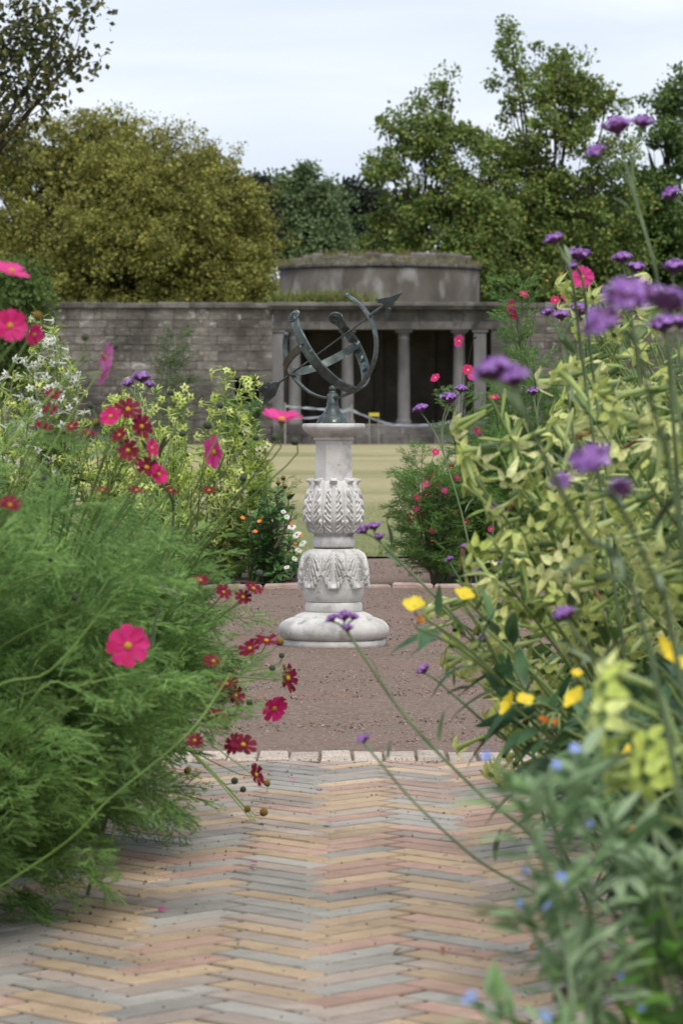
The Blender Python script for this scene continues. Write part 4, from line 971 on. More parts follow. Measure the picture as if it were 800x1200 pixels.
cosmos('cosmos with small dark red flowers drooping over the bricks by the gravel', -.50, 8.35, (-.44, 8.3, .22), (.18, .32, .23), 18, 596,
    flowers=[(337, 795, 8.2, 34, 'crimson', (.85, -.5, .2)), (321, 830, 8.2, 32, 'magenta', (.5, -.75, -.3)), (285, 873, 8.1, 32, 'crimson', (.3, -.6, .65)), (274, 872, 8.15, 26, 'crimson', (-.6, -.6, .3)), (300, 908, 8.1, 27, 'crimson', (.7, -.4, .3)), (312, 751, 8.3, 30, 'crimson', (.1, -.35, .9), .1),
             (293, 760, 8.4, 26, 'crimson', (-.3, -.5, .5)), (266, 802, 8.4, 28, 'crimson', (-.2, -.4, .8)), (276, 815, 8.4, 26, 'crimson', (.5, -.5, .3)), (258, 838, 8.4, 26, 'magenta', (-.3, -.5, -.5)), (250, 775, 8.3, 22, 'crimson', (.1, -.6, .6)), (297, 690, 8.5, 22, 'crimson', (.3, -.4, .7)), (228, 868, 8.2, 20, 'crimson', (0, -.6, .6)), (285, 700, 8.5, 20, 'crimson', (.1, -.7, .5))],
    buds=[(328, 752, 8.3, 10, 's'), (319, 783, 8.3, 8, 'b'), (281, 830, 8.3, 8, 'b'), (292, 823, 8.3, 8, 'b'), (309, 952, 8.0, 10, 's'), (305, 972, 8.0, 9, 's'), (290, 948, 8.0, 8, 's'), (313, 918, 8.05, 8, 's'), (275, 915, 8.05, 9, 'b'), (330, 768, 8.3, 7, 'b'), (220, 903, 8, 9, 's'), (303, 970, 8, 8, 'b'), (285, 925, 8, 8, 'b')], group='cosmos of the near left bed')
cosmos('dense low feathery cosmos filling the lower left corner', -.64, 6.35, (-.58, 6.3, .22), (.26, .32, .26), 18, 711, buds=[(60, 800, 6, 8, 'b')], group='cosmos of the near left bed')
cosmos('upright feathery cosmos without flowers at the left edge of the bed', -.76, 6.05, (-.70, 6.0, .53), (.22, .30, .29), 18, 520, group='cosmos of the near left bed')
cosmos('dense low feathery cosmos in shade under the magenta flower', -.56, 7.1, (-.46, 7.0, .24), (.24, .32, .26), 18, 688, group='cosmos of the near left bed')
cosmos('feathery cosmos standing well back inside the left bed', -.95, 7.9, (-.80, 7.9, .38), (.30, .40, .36), 18, 550, flowers=[(36, 640, 7.6, 22, 'crimson', (0, -.5, .7))], group='cosmos of the near left bed')

t = thing('cosmos_plant', 'sprawling cosmos with long pale stems crossing the left bed in front', 'cosmos', (-.70, 5.75, 0), 'cosmos of the near left bed')
S = []
for pts in (((-30, 835, 5.5), (60, 785, 5.5), (140, 690, 5.5), (180, 650, 5.5)), ((60, 1000, 5.6), (130, 935, 5.6), (220, 860, 5.7), (270, 790, 5.8)), ((-20, 740, 5.6), (40, 640, 5.6), (80, 560, 5.6), (100, 480, 5.6)), ((30, 830, 5.5), (90, 805, 5.5), (150, 790, 5.5))):
    mb = MB(); P = [Vector((-.70, 5.75, 0))] + [at(*p) for p in pts]; Q = catmull(P, 6); tube(mb, Q, np.linspace(.0019, .0010, len(Q)), 6); part('stem', mb, M['cosmos_leaf'], t); S.append(Q[6:])
mb = MB(); leaves_on(mb, S, 44, THREADS, (.05, .09), up=.45, t0=.1); part('foliage', mb, M['cosmos_leaf'], t, smooth=False, kind='stuff')

# ------------------------------------------------------------------ far right bed: cosmos
FR = 'cosmos of the far right bed'
cosmos('tall loose cosmos with bright pink flowers, nearest the lawn right of the pedestal', .62, 18.75, (.70, 18.8, .80), (.26, .35, .55), 16, 567,
    flowers=[(548, 434, 18.6, 17, 'magenta', (.2, -.8, .5)), (538, 400, 18.6, 17, 'pink', (-.7, -.6, .2)), (510, 443, 18.6, 14, 'magenta', (-.4, -.6, .5)), (552, 440, 18.5, 13, 'pink', (.3, -.9, .1)), (578, 466, 18.6, 16, 'magenta', (0, -.4, .9))],
    buds=[(528, 455, 18.6, 5, 'b'), (556, 395, 18.6, 5, 'b'), (520, 470, 18.6, 5, 'b')], leaf='cosmos_leaf_far', group=FR, size=(.09, .15), sr=(.005, .0022), stem='twig')
cosmos('tallest far cosmos, with two pink flowers against the dark trees', .98, 19.1, (.95, 19.1, .95), (.36, .4, .58), 18, 621,
    flowers=[(600, 358, 19, 20, 'pink', (-.8, -.5, .1)), (601, 368, 19, 16, 'magenta', (-.6, -.5, -.4)), (613, 345, 19, 13, 'magenta', (.2, -.6, .6)), (586, 470, 19, 12, 'crimson', (0, -.8, .5)), (560, 505, 19, 11, 'magenta', (0, -.8, .5))],
    buds=[(590, 340, 19, 5, 'b'), (625, 335, 19, 5, 'b'), (640, 330, 19, 5, 's')], leaf='cosmos_leaf_far', group=FR, size=(.09, .15), sr=(.005, .0022), stem='twig')
cosmos('low cosmos dotted with many small deep pink flowers beside the lawn', .47, 18.62, (.45, 18.65, .36), (.22, .25, .36), 18, 513,
    flowers=[(px, py, 18.5, s, c, (rng.normal() * .4, -.8, .3 + rng.normal() * .2)) for px, py, s, c in
             [(508, 556, 13, 'magenta'), (500, 566, 14, 'pink'), (512, 568, 12, 'magenta'), (489, 584, 11, 'magenta'), (499, 580, 11, 'crimson'), (482, 607, 14, 'crimson'), (493, 600, 10, 'crimson'), (506, 622, 10, 'magenta'), (505, 634, 10, 'crimson'), (510, 530, 11, 'magenta'), (533, 600, 9, 'crimson'), (520, 575, 11, 'pink'), (535, 560, 10, 'magenta'), (528, 548, 10, 'crimson'), (545, 612, 10, 'crimson'), (488, 596, 9, 'magenta')]],
    leaf='cosmos_leaf_far', group=FR, size=(.08, .13), sr=(.004, .0018), stem='twig')
cosmos('feathery green cosmos behind the verbena at the far right', 1.25, 19.2, (1.22, 19.2, .85), (.4, .4, .6), 16, 540, flowers=[(684, 325, 12.5, 24, 'pink', (-.2, -1, 0), .1)] if False else [(650, 352, 19, 13, 'magenta', (0, -.8, .5))], leaf='cosmos_leaf_far', group=FR, size=(.09, .15), sr=(.005, .0022), stem='twig')
cosmos('dense feathery cosmos foliage low in the far right bed', .80, 18.9, (.76, 18.8, .40), (.36, .3, .40), 18, 621, flowers=[(590, 560, 18.5, 10, 'crimson', (0, -.8, .4)), (575, 620, 18.5, 9, 'magenta', (0, -.8, .4))], leaf='cosmos_leaf_far', group=FR, size=(.09, .14), sr=(.004, .0018))

cosmos('cosmos with one clear pink flower among the upper right verbena', .95, 8.7, (.80, 8.6, .62), (.28, .25, .40), 14, 330, flowers=[(682, 325, 8.5, 25, 'pink', (-.2, -1, .05), .1), (662, 348, 8.8, 12, 'magenta', (.3, -.7, .4))], buds=[(668, 318, 8.5, 6, 's'), (656, 322, 8.5, 6, 's'), (690, 340, 8.5, 6, 'b')], leaf='cosmos_leaf_far', size=(.06, .11))

# ------------------------------------------------------------------ flowering tobacco
def nico_flower(name, lobe, tubem, seed, bend=.25, lob=1.0, droop=.15):
    r = np.random.default_rng(seed); mb = MB()
    P = [Vector((0, -bend * .03 * (t * t), -.062 + .062 * t)) for t in np.linspace(0, 1, 6)]
    for p in P: p.y += bend * .03
    tube(mb, P, [.0026, .0034, .004, .0046, .0056, .0072], 7, 1, cap=False)
    for k in range(5):
        a = 2 * math.pi * k / 5 + r.normal() * .06; L = .0275 * r.uniform(.88, 1.1) * lob; dz = -droop * r.uniform(.2, 1.6)
        ca, sa = math.cos(a), math.sin(a); V = []
        for rr, hw, z in ((.006, .0042, 0), (.0125, .0074, .0015), (.019, .0052, -.001), (L, .0005, -.004)):
            for u in (-1, 0, 1):
                x, y = rr, u * hw; V.append((x * ca - y * sa, x * sa + y * ca, z + dz * (rr - .005) + (.0022 if u else 0)))
        F = np.array([(3 * j + i, 3 * j + i + 1, 3 * j + 4 + i, 3 * j + 3 + i) for j in range(3) for i in range(2)]); mb.add(V, F, 0)
    mb.add([(.0055 * math.cos(q), .0055 * math.sin(q), -.002) for q in np.arange(6)], np.array([list(range(6))]), 2)
    return mb.mesh(name, [lobe, tubem, M['calyx']])
def nico_bud(name, m0, L=.05):
    mb = MB(); tube(mb, [Vector((0, 0, z * L)) for z in np.linspace(-1.1, .1, 6)], [.0016, .0024, .0028, .003, .0042, .0015], 6); return mb.mesh(name, m0)
mb = MB(); lathe(mb, [(.001, -.076), (.003, -.074), (.0052, -.066), (.0046, -.055), (.0056, -.046), (.0034, -.047)], (0, 0, 0), 7); CALX = mb.mesh('calyx', M['calyx'])
NF = {'lime': [nico_flower('flower', M['nico_lobe'], M['nico_tube'], s, droop=.3 + .5 * (s % 3)) for s in range(5)],
      'bright': [nico_flower('flower', M['nico_lobe_far'], M['nico_tube'], s, droop=.1 + .3 * (s % 3)) for s in range(5)],
      'white': [nico_flower('flower', M['nico_white'], M['nico_white'], s) for s in range(4)],
      'cream': [nico_flower('flower', M['nico_cream'], M['nico_tube'], s) for s in range(4)]}
NB = nico_bud('bud', M['nico_tube']); ND = nico_bud('withered_flower', M['nico_dead'], .045)
def nicotiana(label, bx, by, targets, kind='lime', per=8, fs=1.0, group=None, nleaf=60, lsize=(.06, .14), calyx=True, along=.24, mixk=None, sr=(.006, .002), cat='tobacco plant', fmax=280, nbract=160, bract='nico_bract'):
    t = thing('flowering_tobacco', label, cat, (bx, by, 0), group)
    mb = MB(); S = grow_stems(mb, (bx, by, 0), targets, sr[0], sr[1], bow=.25); part('stems', mb, M['nico_stem'], t)
    mb = MB(); leaves_on(mb, S, nleaf, OVATE, lsize, t0=.06, t1=.6, up=.2, out=1.0)
    part('foliage', mb, M['nico_leaf'], t, kind='stuff')
    mb = MB(); leaves_on(mb, S, nbract, LANCE, (.02, .055) if by < 10 else (.02, .05), t0=.35 if by < 10 else .12, up=.5, out=.8); part('bracts', mb, M[bract], t, kind='stuff')
    nfl = 0; mbp = MB()
    for s in S:
        Ls = sum((s[i + 1] - s[i]).length for i in range(len(s) - 1)); f0 = max(.1, 1 - along / Ls)
        for k in range(per):
            if nfl >= fmax: break
            q = (f0 + (1 - f0) * (k + rng.uniform(0, 1)) / per) * (len(s) - 1); i = min(int(q), len(s) - 2); p = s[i].lerp(s[i + 1], q - i); tg = (s[i + 1] - s[i]).normalized()
            d = Vector(rng.normal(size=3)).normalized(); d = (d - tg * d.dot(tg)).normalized()
            out = (d * .9 + tg * .35 + Vector((-.22, -.18, -.42 + rng.normal() * .3))).normalized()
            u = rng.uniform(); sc = fs * rng.uniform(.85, 1.15)
            loc = p + out * .078 * sc
            if u < .74:
                kd = kind if mixk is None or rng.uniform() > .25 else mixk
                f = obj('flower', NF[kd][int(rng.integers(0, len(NF[kd])))], t, orient(out, rng.uniform(0, 6.28), sc, loc - t.location)); nfl += 1
                if calyx: obj('calyx', CALX, f)
            elif u < (.97 if by > 3.6 else 1.1): obj('bud', NB, t, orient((out + Vector((0, 0, .5))).normalized(), 0, sc, p + out * .05 * sc - t.location))
            else: obj('withered_flower', ND, t, orient(out, 0, sc, loc - t.location))
    return t
def inpoly(poly, n):
    xs = [p[0] for p in poly]; ys = [p[1] for p in poly]; out = []
    while len(out) < n:
        x, y = rng.uniform(min(xs), max(xs)), rng.uniform(min(ys), max(ys)); c = False; j = len(poly) - 1
        for i in range(len(poly)):
            if (poly[i][1] > y) != (poly[j][1] > y) and x < (poly[j][0] - poly[i][0]) * (y - poly[i][1]) / (poly[j][1] - poly[i][1]) + poly[i][0]: c = not c
            j = i
        if c: out.append((x, y))
    return out
def region(poly, n, D0, D1): return [at(x, y, rng.uniform(D0, D1)) for x, y in inpoly(poly, n)]
def atn(px, py, D): return at(px + (24 if px < 660 else 0), py, D * 1.18)
NR = 'lime tobacco plants of the right bed'
nicotiana('lime-green tobacco plant whose flowers reach farthest left over the path', .60, 6.3,
    [atn(*p) for p in ((548, 462, 5.2), (532, 560, 5.2), (556, 520, 5.3), (575, 560, 5.2), (545, 625, 5.1), (600, 585, 5.2), (630, 540, 5.4), (590, 640, 5.1), (560, 672, 5.0), (612, 668, 5.2), (650, 560, 5.3), (520, 700, 5.0), (650, 630, 5.2))], per=8, group=NR, fs=1.0, nleaf=46, lsize=(.04, .09), nbract=130, along=.18)
nicotiana('lime-green tobacco plant in the middle of the right bed', .80, 6.9, region([(640, 420), (790, 400), (800, 640), (640, 640)], 17, 6.37, 7.43), per=8, group=NR, fs=1.0, nleaf=46, lsize=(.04, .09), nbract=130, along=.18)
nicotiana('lime-green tobacco plant at the right edge below the large purple heads', .86, 5.9, region([(680, 470), (815, 400), (815, 720), (690, 720)], 15, 5.31, 6.14), per=7, group=NR, fs=1.0, nleaf=46, lsize=(.04, .09), nbract=130, along=.18)
nicotiana('lime-green tobacco plant topping the right bed among the purple verbena', .95, 8.0, [atn(*p) for p in ((655, 335, 6.6), (690, 318, 6.7), (715, 330, 6.6), (745, 345, 6.7), (790, 340, 6.4), (700, 390, 6.6), (760, 400, 6.6), (660, 430, 6.7), (720, 440, 6.6), (790, 440, 6.5))], per=7, group=NR, fs=1.0, nleaf=46, lsize=(.04, .09), nbract=130, along=.18)
nicotiana('lime-green tobacco plant with sprays hanging low beside the gravel', .66, 7.3, [atn(*p) for p in ((495, 715, 6.0), (520, 745, 6.0), (510, 680, 6.0), (560, 735, 6.0), (548, 855, 5.9), (570, 815, 6.0), (565, 790, 6.1), (600, 745, 6.1), (620, 700, 6.2), (640, 760, 6.1), (600, 800, 6.0), (660, 690, 6.3), (590, 850, 6.0))], per=7, group=NR, fs=1.0, nleaf=46, lsize=(.04, .09), nbract=130, along=.18)
nicotiana('lime-green tobacco plant low down at the right behind the evening primrose', .86, 6.7, region([(640, 640), (810, 620), (810, 800), (650, 800)], 13, 6.14, 7.32), per=6, group=NR, fs=1.0, nleaf=46, lsize=(.04, .09), nbract=130, along=.18)
nicotiana('blurred bright lime tobacco sprig close by at the right edge', .36, 3.1, [at(*p) for p in ((775, 815, 3.4), (800, 850, 3.4), (750, 845, 3.4), (800, 895, 3.4))], kind='bright', per=4, group=NR, nleaf=10, along=.06, fs=.9, nbract=30)
NLg = 'lime tobacco plants of the far left bed'
nicotiana('bright lime tobacco plant next to the dark wall opening, far left bed', -.55, 19.2, [at(*p) for p in ((262, 430, 19.2), (282, 445, 19.2), (300, 440, 19.1), (250, 470, 19.2), (275, 480, 19.1), (298, 500, 19), (255, 520, 19), (285, 540, 19), (305, 560, 18.9), (262, 575, 19), (240, 500, 19.2), (290, 600, 18.9), (262, 620, 18.9), (235, 545, 19), (312, 525, 18.9))], kind='bright', per=15, group=NLg, along=.3, sr=(.007, .003), calyx=False, fs=.95, nbract=1500, bract='nico_bract_far')
nicotiana('bright lime tobacco plant in the middle of the far left bed', -.85, 19.4, region([(165, 455), (230, 440), (250, 600), (170, 620)], 30, 19, 19.8), kind='bright', per=15, group=NLg, along=.3, sr=(.007, .003), calyx=False, fs=.95, nbract=1500, bract='nico_bract_far')
nicotiana('bright lime tobacco plant behind the crimson cosmos', -1.2, 19.6, region([(80, 455), (160, 430), (180, 600), (80, 600)], 30, 19.2, 20), kind='bright', per=15, group=NLg, along=.3, sr=(.007, .003), calyx=False, fs=.95, nbract=1500, bract='nico_bract_far')
nicotiana('low lime tobacco plant filling the far left bed beneath the taller ones', -.72, 19.0, region([(130, 540), (300, 500), (315, 640), (140, 660)], 34, 18.8, 19.3), kind='bright', per=8, group=NLg, along=.25, sr=(.006, .003), calyx=False, fs=.95, nbract=1900, bract='nico_bract_far')
nicotiana('pale cream tobacco plant at the right end of the far left bed', -.42, 18.9, [at(*p) for p in ((300, 505, 18.9), (305, 520, 18.9), (296, 565, 18.8), (305, 585, 18.8), (312, 545, 18.8), (290, 585, 18.8))], kind='cream', per=6, group=NLg, along=.2, sr=(.006, .003), calyx=False, fs=.95, nbract=1500, bract='nico_bract_far')
nicotiana('tall white-flowered tobacco plant rising at the left before the wall', -1.42, 19.5, [at(*p) for p in ((48, 370, 19.4), (62, 385, 19.4), (72, 400, 19.4), (85, 420, 19.4), (60, 420, 19.4), (75, 445, 19.4), (45, 400, 19.4), (92, 440, 19.4), (50, 445, 19.4), (70, 470, 19.4), (30, 420, 19.4))], kind='white', per=15, along=.3, sr=(.007, .003), calyx=False, fs=.95, nbract=1500, bract='nico_bract_far', mixk='bright')
nicotiana('lime and white tobacco plant at the far left edge', -1.7, 19.6, region([(-10, 430), (60, 430), (90, 560), (-10, 560)], 26, 19.2, 20), kind='bright', per=13, group=NLg, along=.3, sr=(.007, .003), calyx=False, fs=.95, nbract=1500, bract='nico_bract_far', mixk='white')

# ------------------------------------------------------------------ small shrubby plant with white and orange flowers left of the pedestal
t = thing('border_shrub', 'leafy green shrub with white and orange flowers just left of the pedestal', 'shrub', (-.34, 18.72, 0))
tips = region([(292, 590), (322, 560), (345, 585), (352, 640), (350, 680), (290, 680)], 34, 18.5, 18.95)
mb = MB(); S = grow_stems(mb, (-.34, 18.72, 0), tips, .005, .002); part('stems', mb, M['twig'], t)
mb = MB(); leaves_on(mb, S, 900, OVATE, (.03, .06), t0=.25, up=.4); part('foliage', mb, M['shrub_leaf'], t, kind='stuff')
mbw = MB()
for k in range(46):
    a = rng.uniform(0, 6.28); rr = rng.uniform(.2, 1) ** .5
    for q in range(5):
        b = 2 * math.pi * q / 5; c = np.array([math.cos(a) * rr, math.sin(a) * rr, .35 * (1 - rr)]); d = np.array([math.cos(b), math.sin(b), .25]) * .26; e = np.array([-math.sin(b), math.cos(b), 0]) * .13
        mbw.add([c, c + d * .6 + e, c + d, c + d * .6 - e], np.array([(0, 1, 2, 3)]))
WH = mbw.mesh('flower', M['nico_white'], smooth=False)
mb = MB()
for k in range(6): petal_grid(mb, k, 6, .1, 1, .5, .3, seed=4)
OR = mb.mesh('flower', M['orange'])
def sprig(t, px, py, D, me, sz, stem='twig', src=None):
    F = at(px, py, D); mb = MB(); a = min((src or S), key=lambda s: (s[5] - F).length)[4]
    tube(mb, bez(a, a.lerp(F, .6) + Vector((0, 0, .02)), F, 6), np.linspace(.002, .0012, 6), 4); part('flower_stalk', mb, M[stem], t)
    obj('flower', me, t, orient((rng.normal() * .3, -.6, .7), rng.uniform(0, 6), sz * D / FPX / 2, F - t.location))
for px, py, s in ((342, 618, 9), (348, 627, 10), (355, 637, 9), (336, 606, 7), (350, 645, 8), (345, 655, 7), (336, 665, 6), (332, 600, 6)): sprig(t, px, py, 18.45, WH, s)
for px, py, s in ((353, 628, 6), (346, 637, 5), (304, 611, 6), (299, 623, 6), (342, 613, 5), (284, 607, 6)): sprig(t, px, py, 18.45, OR, s)
mb = MB(); tube(mb, [at(*p) for p in ((322, 642, 18.5), (332, 625, 18.5), (340, 608, 18.5), (345, 592, 18.5))], [.006, .005, .004, .002], 6); part('bare_twig', mb, M['twig'], t)
# thin yellow-tipped weed and grassy clump
t = thing('fennel_plant', 'thin upright plant with tiny yellow flower heads behind the shrub', 'plant', (-.30, 19.3, 0))
mb = MB(); tips = [at(*p) for p in ((332, 560, 19.3), (334, 570, 19.3), (326, 566, 19.3), (322, 575, 19.3), (338, 580, 19.3))]; S2 = grow_stems(mb, (-.30, 19.3, 0), tips, .003, .0015); part('stems', mb, M['cosmos_stem'], t)
mb = MB(); leaves_on(mb, S2, 40, THREADS, (.05, .09)); part('foliage', mb, M['cosmos_leaf_far'], t, kind='stuff', smooth=False)
for p in tips: obj('flower', OR.copy() if False else SPENT, t, Matrix.Translation(p - t.location) @ Matrix.Scale(.012, 4))
t = thing('fennel_plant', 'faint feathery fennel standing up in front of the grey wall', 'plant', (-.95, 21.0, 0))
mb = MB(); tips = [at(*p) for p in ((205, 390, 21), (198, 410, 21), (212, 408, 21), (190, 425, 21), (216, 430, 21))]; S2 = grow_stems(mb, (-.95, 21, 0), tips, .004, .0015); part('stems', mb, M['cosmos_stem'], t)
mb = MB(); leaves_on(mb, S2, 130, THREADS, (.07, .12), t0=.5); part('foliage', mb, M['far_leaf'], t, kind='stuff', smooth=False)
t = thing('green_bush', 'soft green bush below the dark opening in the wall', 'shrub', (tx(295), 60, 0))
B60 = [at(*p) for p in [(280 + rng.normal() * 14, 478 + rng.uniform(-16, 22), 60 + rng.normal() * .3) for _ in range(40)]]
mb = MB(); S2 = grow_stems(mb, at(290, 540, 60) - Vector((0, 0, at(290, 540, 60).z)), B60, .012, .004); t.location = at(290, 540, 60) - Vector((0, 0, at(290, 540, 60).z)); part('stems', mb, M['twig'], t)
mb = MB(); leaves_on(mb, S2, 1500, OVATE, (.06, .11), t0=.35, up=.45); part('foliage', mb, M['shrub_leaf'], t, kind='stuff')

# ------------------------------------------------------------------ verbena
def verb_head(seed):
    r = np.random.default_rng(seed); mb = MB(); n = 46
    ph = r.uniform(0, 6.28, n); q = r.uniform(0, 1, n) ** .55
    Pp = np.c_[np.cos(ph) * q, np.sin(ph) * q, .42 * (1 - q ** 2) + r.normal(size=n) * .05]
    nr = unit(np.c_[Pp[:, :2] * .9, np.full(n, .7)] + r.normal(size=(n, 3)) * .2)
    V, F = [], []
    for k in range(5):
        a = 2 * math.pi * k / 5; d = np.array([math.cos(a), math.sin(a), 0]); e = np.array([-d[1], d[0], 0]); i = len(V)
        V += [d * .15, d * .6 + e * .34, d * 1.0 + e * .2 + np.array([0, 0, .05]), d * 1.0 - e * .2 + np.array([0, 0, .05]), d * .6 - e * .34]; F.append((i, i + 1, i + 2, i + 3, i + 4))
    X = unit(np.cross(nr, r.normal(size=(n, 3)))); Yv = np.cross(nr, X); s = r.uniform(.14, .21, n)[:, None]
    scatter(mb, np.array(V), np.array(F), np.stack([X * s, Yv * s, nr * s, Pp], 1), 0)
    for i in range(n):
        tube(mb, [Vector((Pp[i][0] * .35, Pp[i][1] * .35, -.45)), Vector((Pp[i][0] * .8, Pp[i][1] * .8, -.15)), Vector(Pp[i])], [.03, .055, .035], 4, 1, cap=False)
    lathe(mb, [(.03, -.75), (.25, -.5), (.6, -.22), (.75, .0), (.5, .25), (.01, .34)], (0, 0, 0), 9, 1)
    return mb.mesh('flower_head', [M['verb_floret'], M['verb_calyx']], smooth=False)
VH = [verb_head(s) for s in range(6)]
def verbena(label, heads, path=None, drop=70, lean=(0, 0), sr=.0026, group='purple verbena stems', bx=None):
    """heads: (px, py, D, width px); path: pixels from low to fork"""
    H = [(at(px, py, D), s * D / FPX / 2) for px, py, D, s in heads]
    if path: P = [at(*p) for p in path]
    else:
        c = sum((h[0] for h in H), Vector()) / len(H); f = c - Vector((-lean[0] * .05, 0, drop * heads[0][2] / FPX))
        P = [Vector((f.x + .10 + lean[0] + rng.normal() * .03, f.y + .05 + lean[1], f.z * .35)), Vector((f.x + .04 + lean[0] * .4, f.y + .02 + lean[1] * .4, f.z * .7)), f]
    b = P[0] + (P[0] - P[1]) * (P[0].z / max(.05, (P[1].z - P[0].z))) if P[1].z > P[0].z + .02 else Vector((P[0].x + .1, P[0].y, 0))
    b = Vector((max(-1.6, min(1.4, b.x)), b.y, 0)); 
    if (Vector((b.x, b.y, 0)) - Vector((P[0].x, P[0].y, 0))).length > .35: b = Vector((P[0].x + .12 * (1 if P[0].x > 0 else -1), P[0].y, 0))
    t = thing('verbena', label, 'verbena', b, group)
    Q = catmull([b] + P, 6); mb = MB(); tube(mb, Q, np.linspace(sr * 1.25, sr * .85, len(Q)), 6); part('stem', mb, M['verb_stem'], t)
    for k, (h, r_) in enumerate(H):
        if len(H) > 1 or True:
            a = P[-1]; d = (P[-1] - P[-2]).normalized(); L = (h - a).length
            if L > .004:
                mb = MB(); e = h - Vector((0, 0, r_ * .5)); tube(mb, bez(a, a + d * L * .55, e, 8), np.linspace(sr * .8, sr * .5, 8), 5); part('branch', mb, M['verb_stem'], t)
        nrm = ((h - a).normalized() + Vector((0, -.12, .55))).normalized()
        obj('flower_head', VH[int(rng.integers(0, 6))], t, orient(nrm, rng.uniform(0, 6), r_, h - t.location))
    mb = MB(); k = len(Q) // 2
    leaves_on(mb, [Q[2:]], 5, NARROW, (.03, .06), t0=.0, out=.6, up=.7); part('leaves', mb, M['verb_stem'], t)
    return t
verbena('tallest verbena, forked stem with three purple heads against the trees', [(722, 146, 4.9, 40), (753, 142, 4.9, 28), (697, 176, 4.85, 25)], [(790, 520, 5.0), (781, 400, 4.95), (768, 320, 4.9), (746, 241, 4.9)])
verbena('verbena with one purple head at the right edge below the tallest', [(785, 226, 5.4, 27)], [(850, 500, 5.4), (830, 300, 5.4), (806, 250, 5.4)])
verbena('verbena with one round head standing left of the pink cosmos, near the trees', [(648, 279, 5.8, 25)], [(690, 480, 5.9), (670, 330, 5.8), (658, 297, 5.8)])
verbena('verbena with two flat heads stacked just above the pink cosmos flower', [(678, 297, 6.2, 30), (670, 311, 6.2, 19)], [(700, 480, 6.3), (684, 340, 6.2), (677, 318, 6.2)])
verbena('verbena with a pair of purple heads below the tall forked stem', [(728, 301, 6.4, 26), (745, 312, 6.4, 24)], drop=40)
verbena('verbena with a flat purple head at the right edge above the blurred ones', [(790, 311, 5.8, 32)], drop=60)
verbena('very close blurred verbena with large purple heads at upper right', [(738, 344, 2.9, 66), (703, 374, 2.9, 50), (782, 352, 3.0, 50)], [(800, 640, 3.1), (770, 500, 3.0), (748, 420, 2.95)])
verbena('verbena with two heads under the large blurred ones at the right edge', [(775, 378, 4.6, 38), (797, 376, 4.6, 30)], drop=50)
verbena('verbena with a row of three dark purple heads left of the blurred ones', [(640, 365, 6.6, 18), (657, 368, 6.6, 24), (680, 362, 6.6, 28)], drop=45)
verbena('close blurred verbena with two large purple heads left of the bed', [(574, 432, 3.0, 50), (601, 440, 3.0, 46)], [(760, 760, 3.2), (680, 620, 3.1), (615, 490, 3.0)])
verbena('verbena with one crisp purple head above the tobacco flowers', [(672, 442, 7.2, 27)], drop=60)
verbena('verbena with two small heads in front of the far cosmos', [(624, 458, 8.4, 17), (636, 455, 8.4, 9)], drop=40)
verbena('verbena with three small purple heads farthest left, before the columns', [(492, 478, 8.8, 20), (526, 465, 8.8, 23), (540, 455, 8.8, 17)], [(560, 690, 8.8), (540, 600, 8.8), (522, 540, 8.8)])
verbena('close blurred verbena with a cluster of three large purple heads at mid right', [(690, 537, 3.1, 56), (656, 563, 3.1, 32), (726, 573, 3.2, 36)], [(790, 760, 3.3), (770, 690, 3.2), (735, 610, 3.15)])
verbena('verbena with a single purple head among the tobacco flowers, low left', [(580, 596, 7.6, 24)], drop=50)
verbena('verbena with a loose group of small heads above the yellow flowers', [(553, 671, 7.0, 20), (526, 655, 7.0, 12), (545, 640, 7.0, 14), (556, 688, 7.0, 13)], [(600, 780, 7.0), (575, 730, 7.0), (560, 710, 7.0)])
verbena('verbena with one dark head in the middle of the lime flowers', [(672, 688, 6.6, 25)], drop=50)
verbena('blurred verbena with one round violet head in front of the lime flowers', [(660, 718, 3.9, 30)], [(730, 830, 4.0), (700, 780, 3.95), (675, 745, 3.9)])
verbena('verbena with small heads beside the gravel below the yellow flowers', [(565, 748, 6.8, 20), (587, 660, 6.8, 11)], [(625, 850, 6.8), (600, 800, 6.8), (580, 770, 6.8)])
verbena('verbena with one small head pointing left over the gravel', [(495, 784, 6.2, 19)], [(610, 890, 6.3), (560, 840, 6.2), (515, 800, 6.2)])
verbena('verbena leaning from the right with three small heads beside the carved pedestal', [(425, 620, 6.4, 20), (438, 616, 6.4, 18), (445, 628, 6.4, 14)], [(600, 800, 6.4), (530, 720, 6.4), (470, 660, 6.4), (448, 638, 6.4)])
verbena('verbena arching far over the path, its heads before the pedestal foot', [(388, 724, 5.4, 18), (403, 721, 5.4, 22), (414, 722, 5.4, 16), (407, 735, 5.4, 17)], [(655, 1010, 5.4), (610, 968, 5.4), (560, 928, 5.4), (480, 846, 5.4), (428, 772, 5.4), (408, 742, 5.4)])
verbena('lowest verbena, a single head on a thin stem slanting across the bricks', [(425, 865, 5.0, 18)], [(680, 1078, 5.1), (620, 1042, 5.05), (560, 1008, 5.0), (490, 945, 5.0), (438, 885, 5.0)], sr=.0019)
verbena('verbena with a three-headed cluster in the left bed', [(150, 448, 6.7, 18), (166, 441, 6.7, 24), (176, 450, 6.7, 16)], [(200, 640, 6.8), (188, 560, 6.7), (165, 480, 6.7)])
verbena('verbena with one violet head low among the left cosmos leaves', [(193, 693, 6.2, 28)], [(150, 860, 6.3), (170, 780, 6.2), (185, 715, 6.2)])

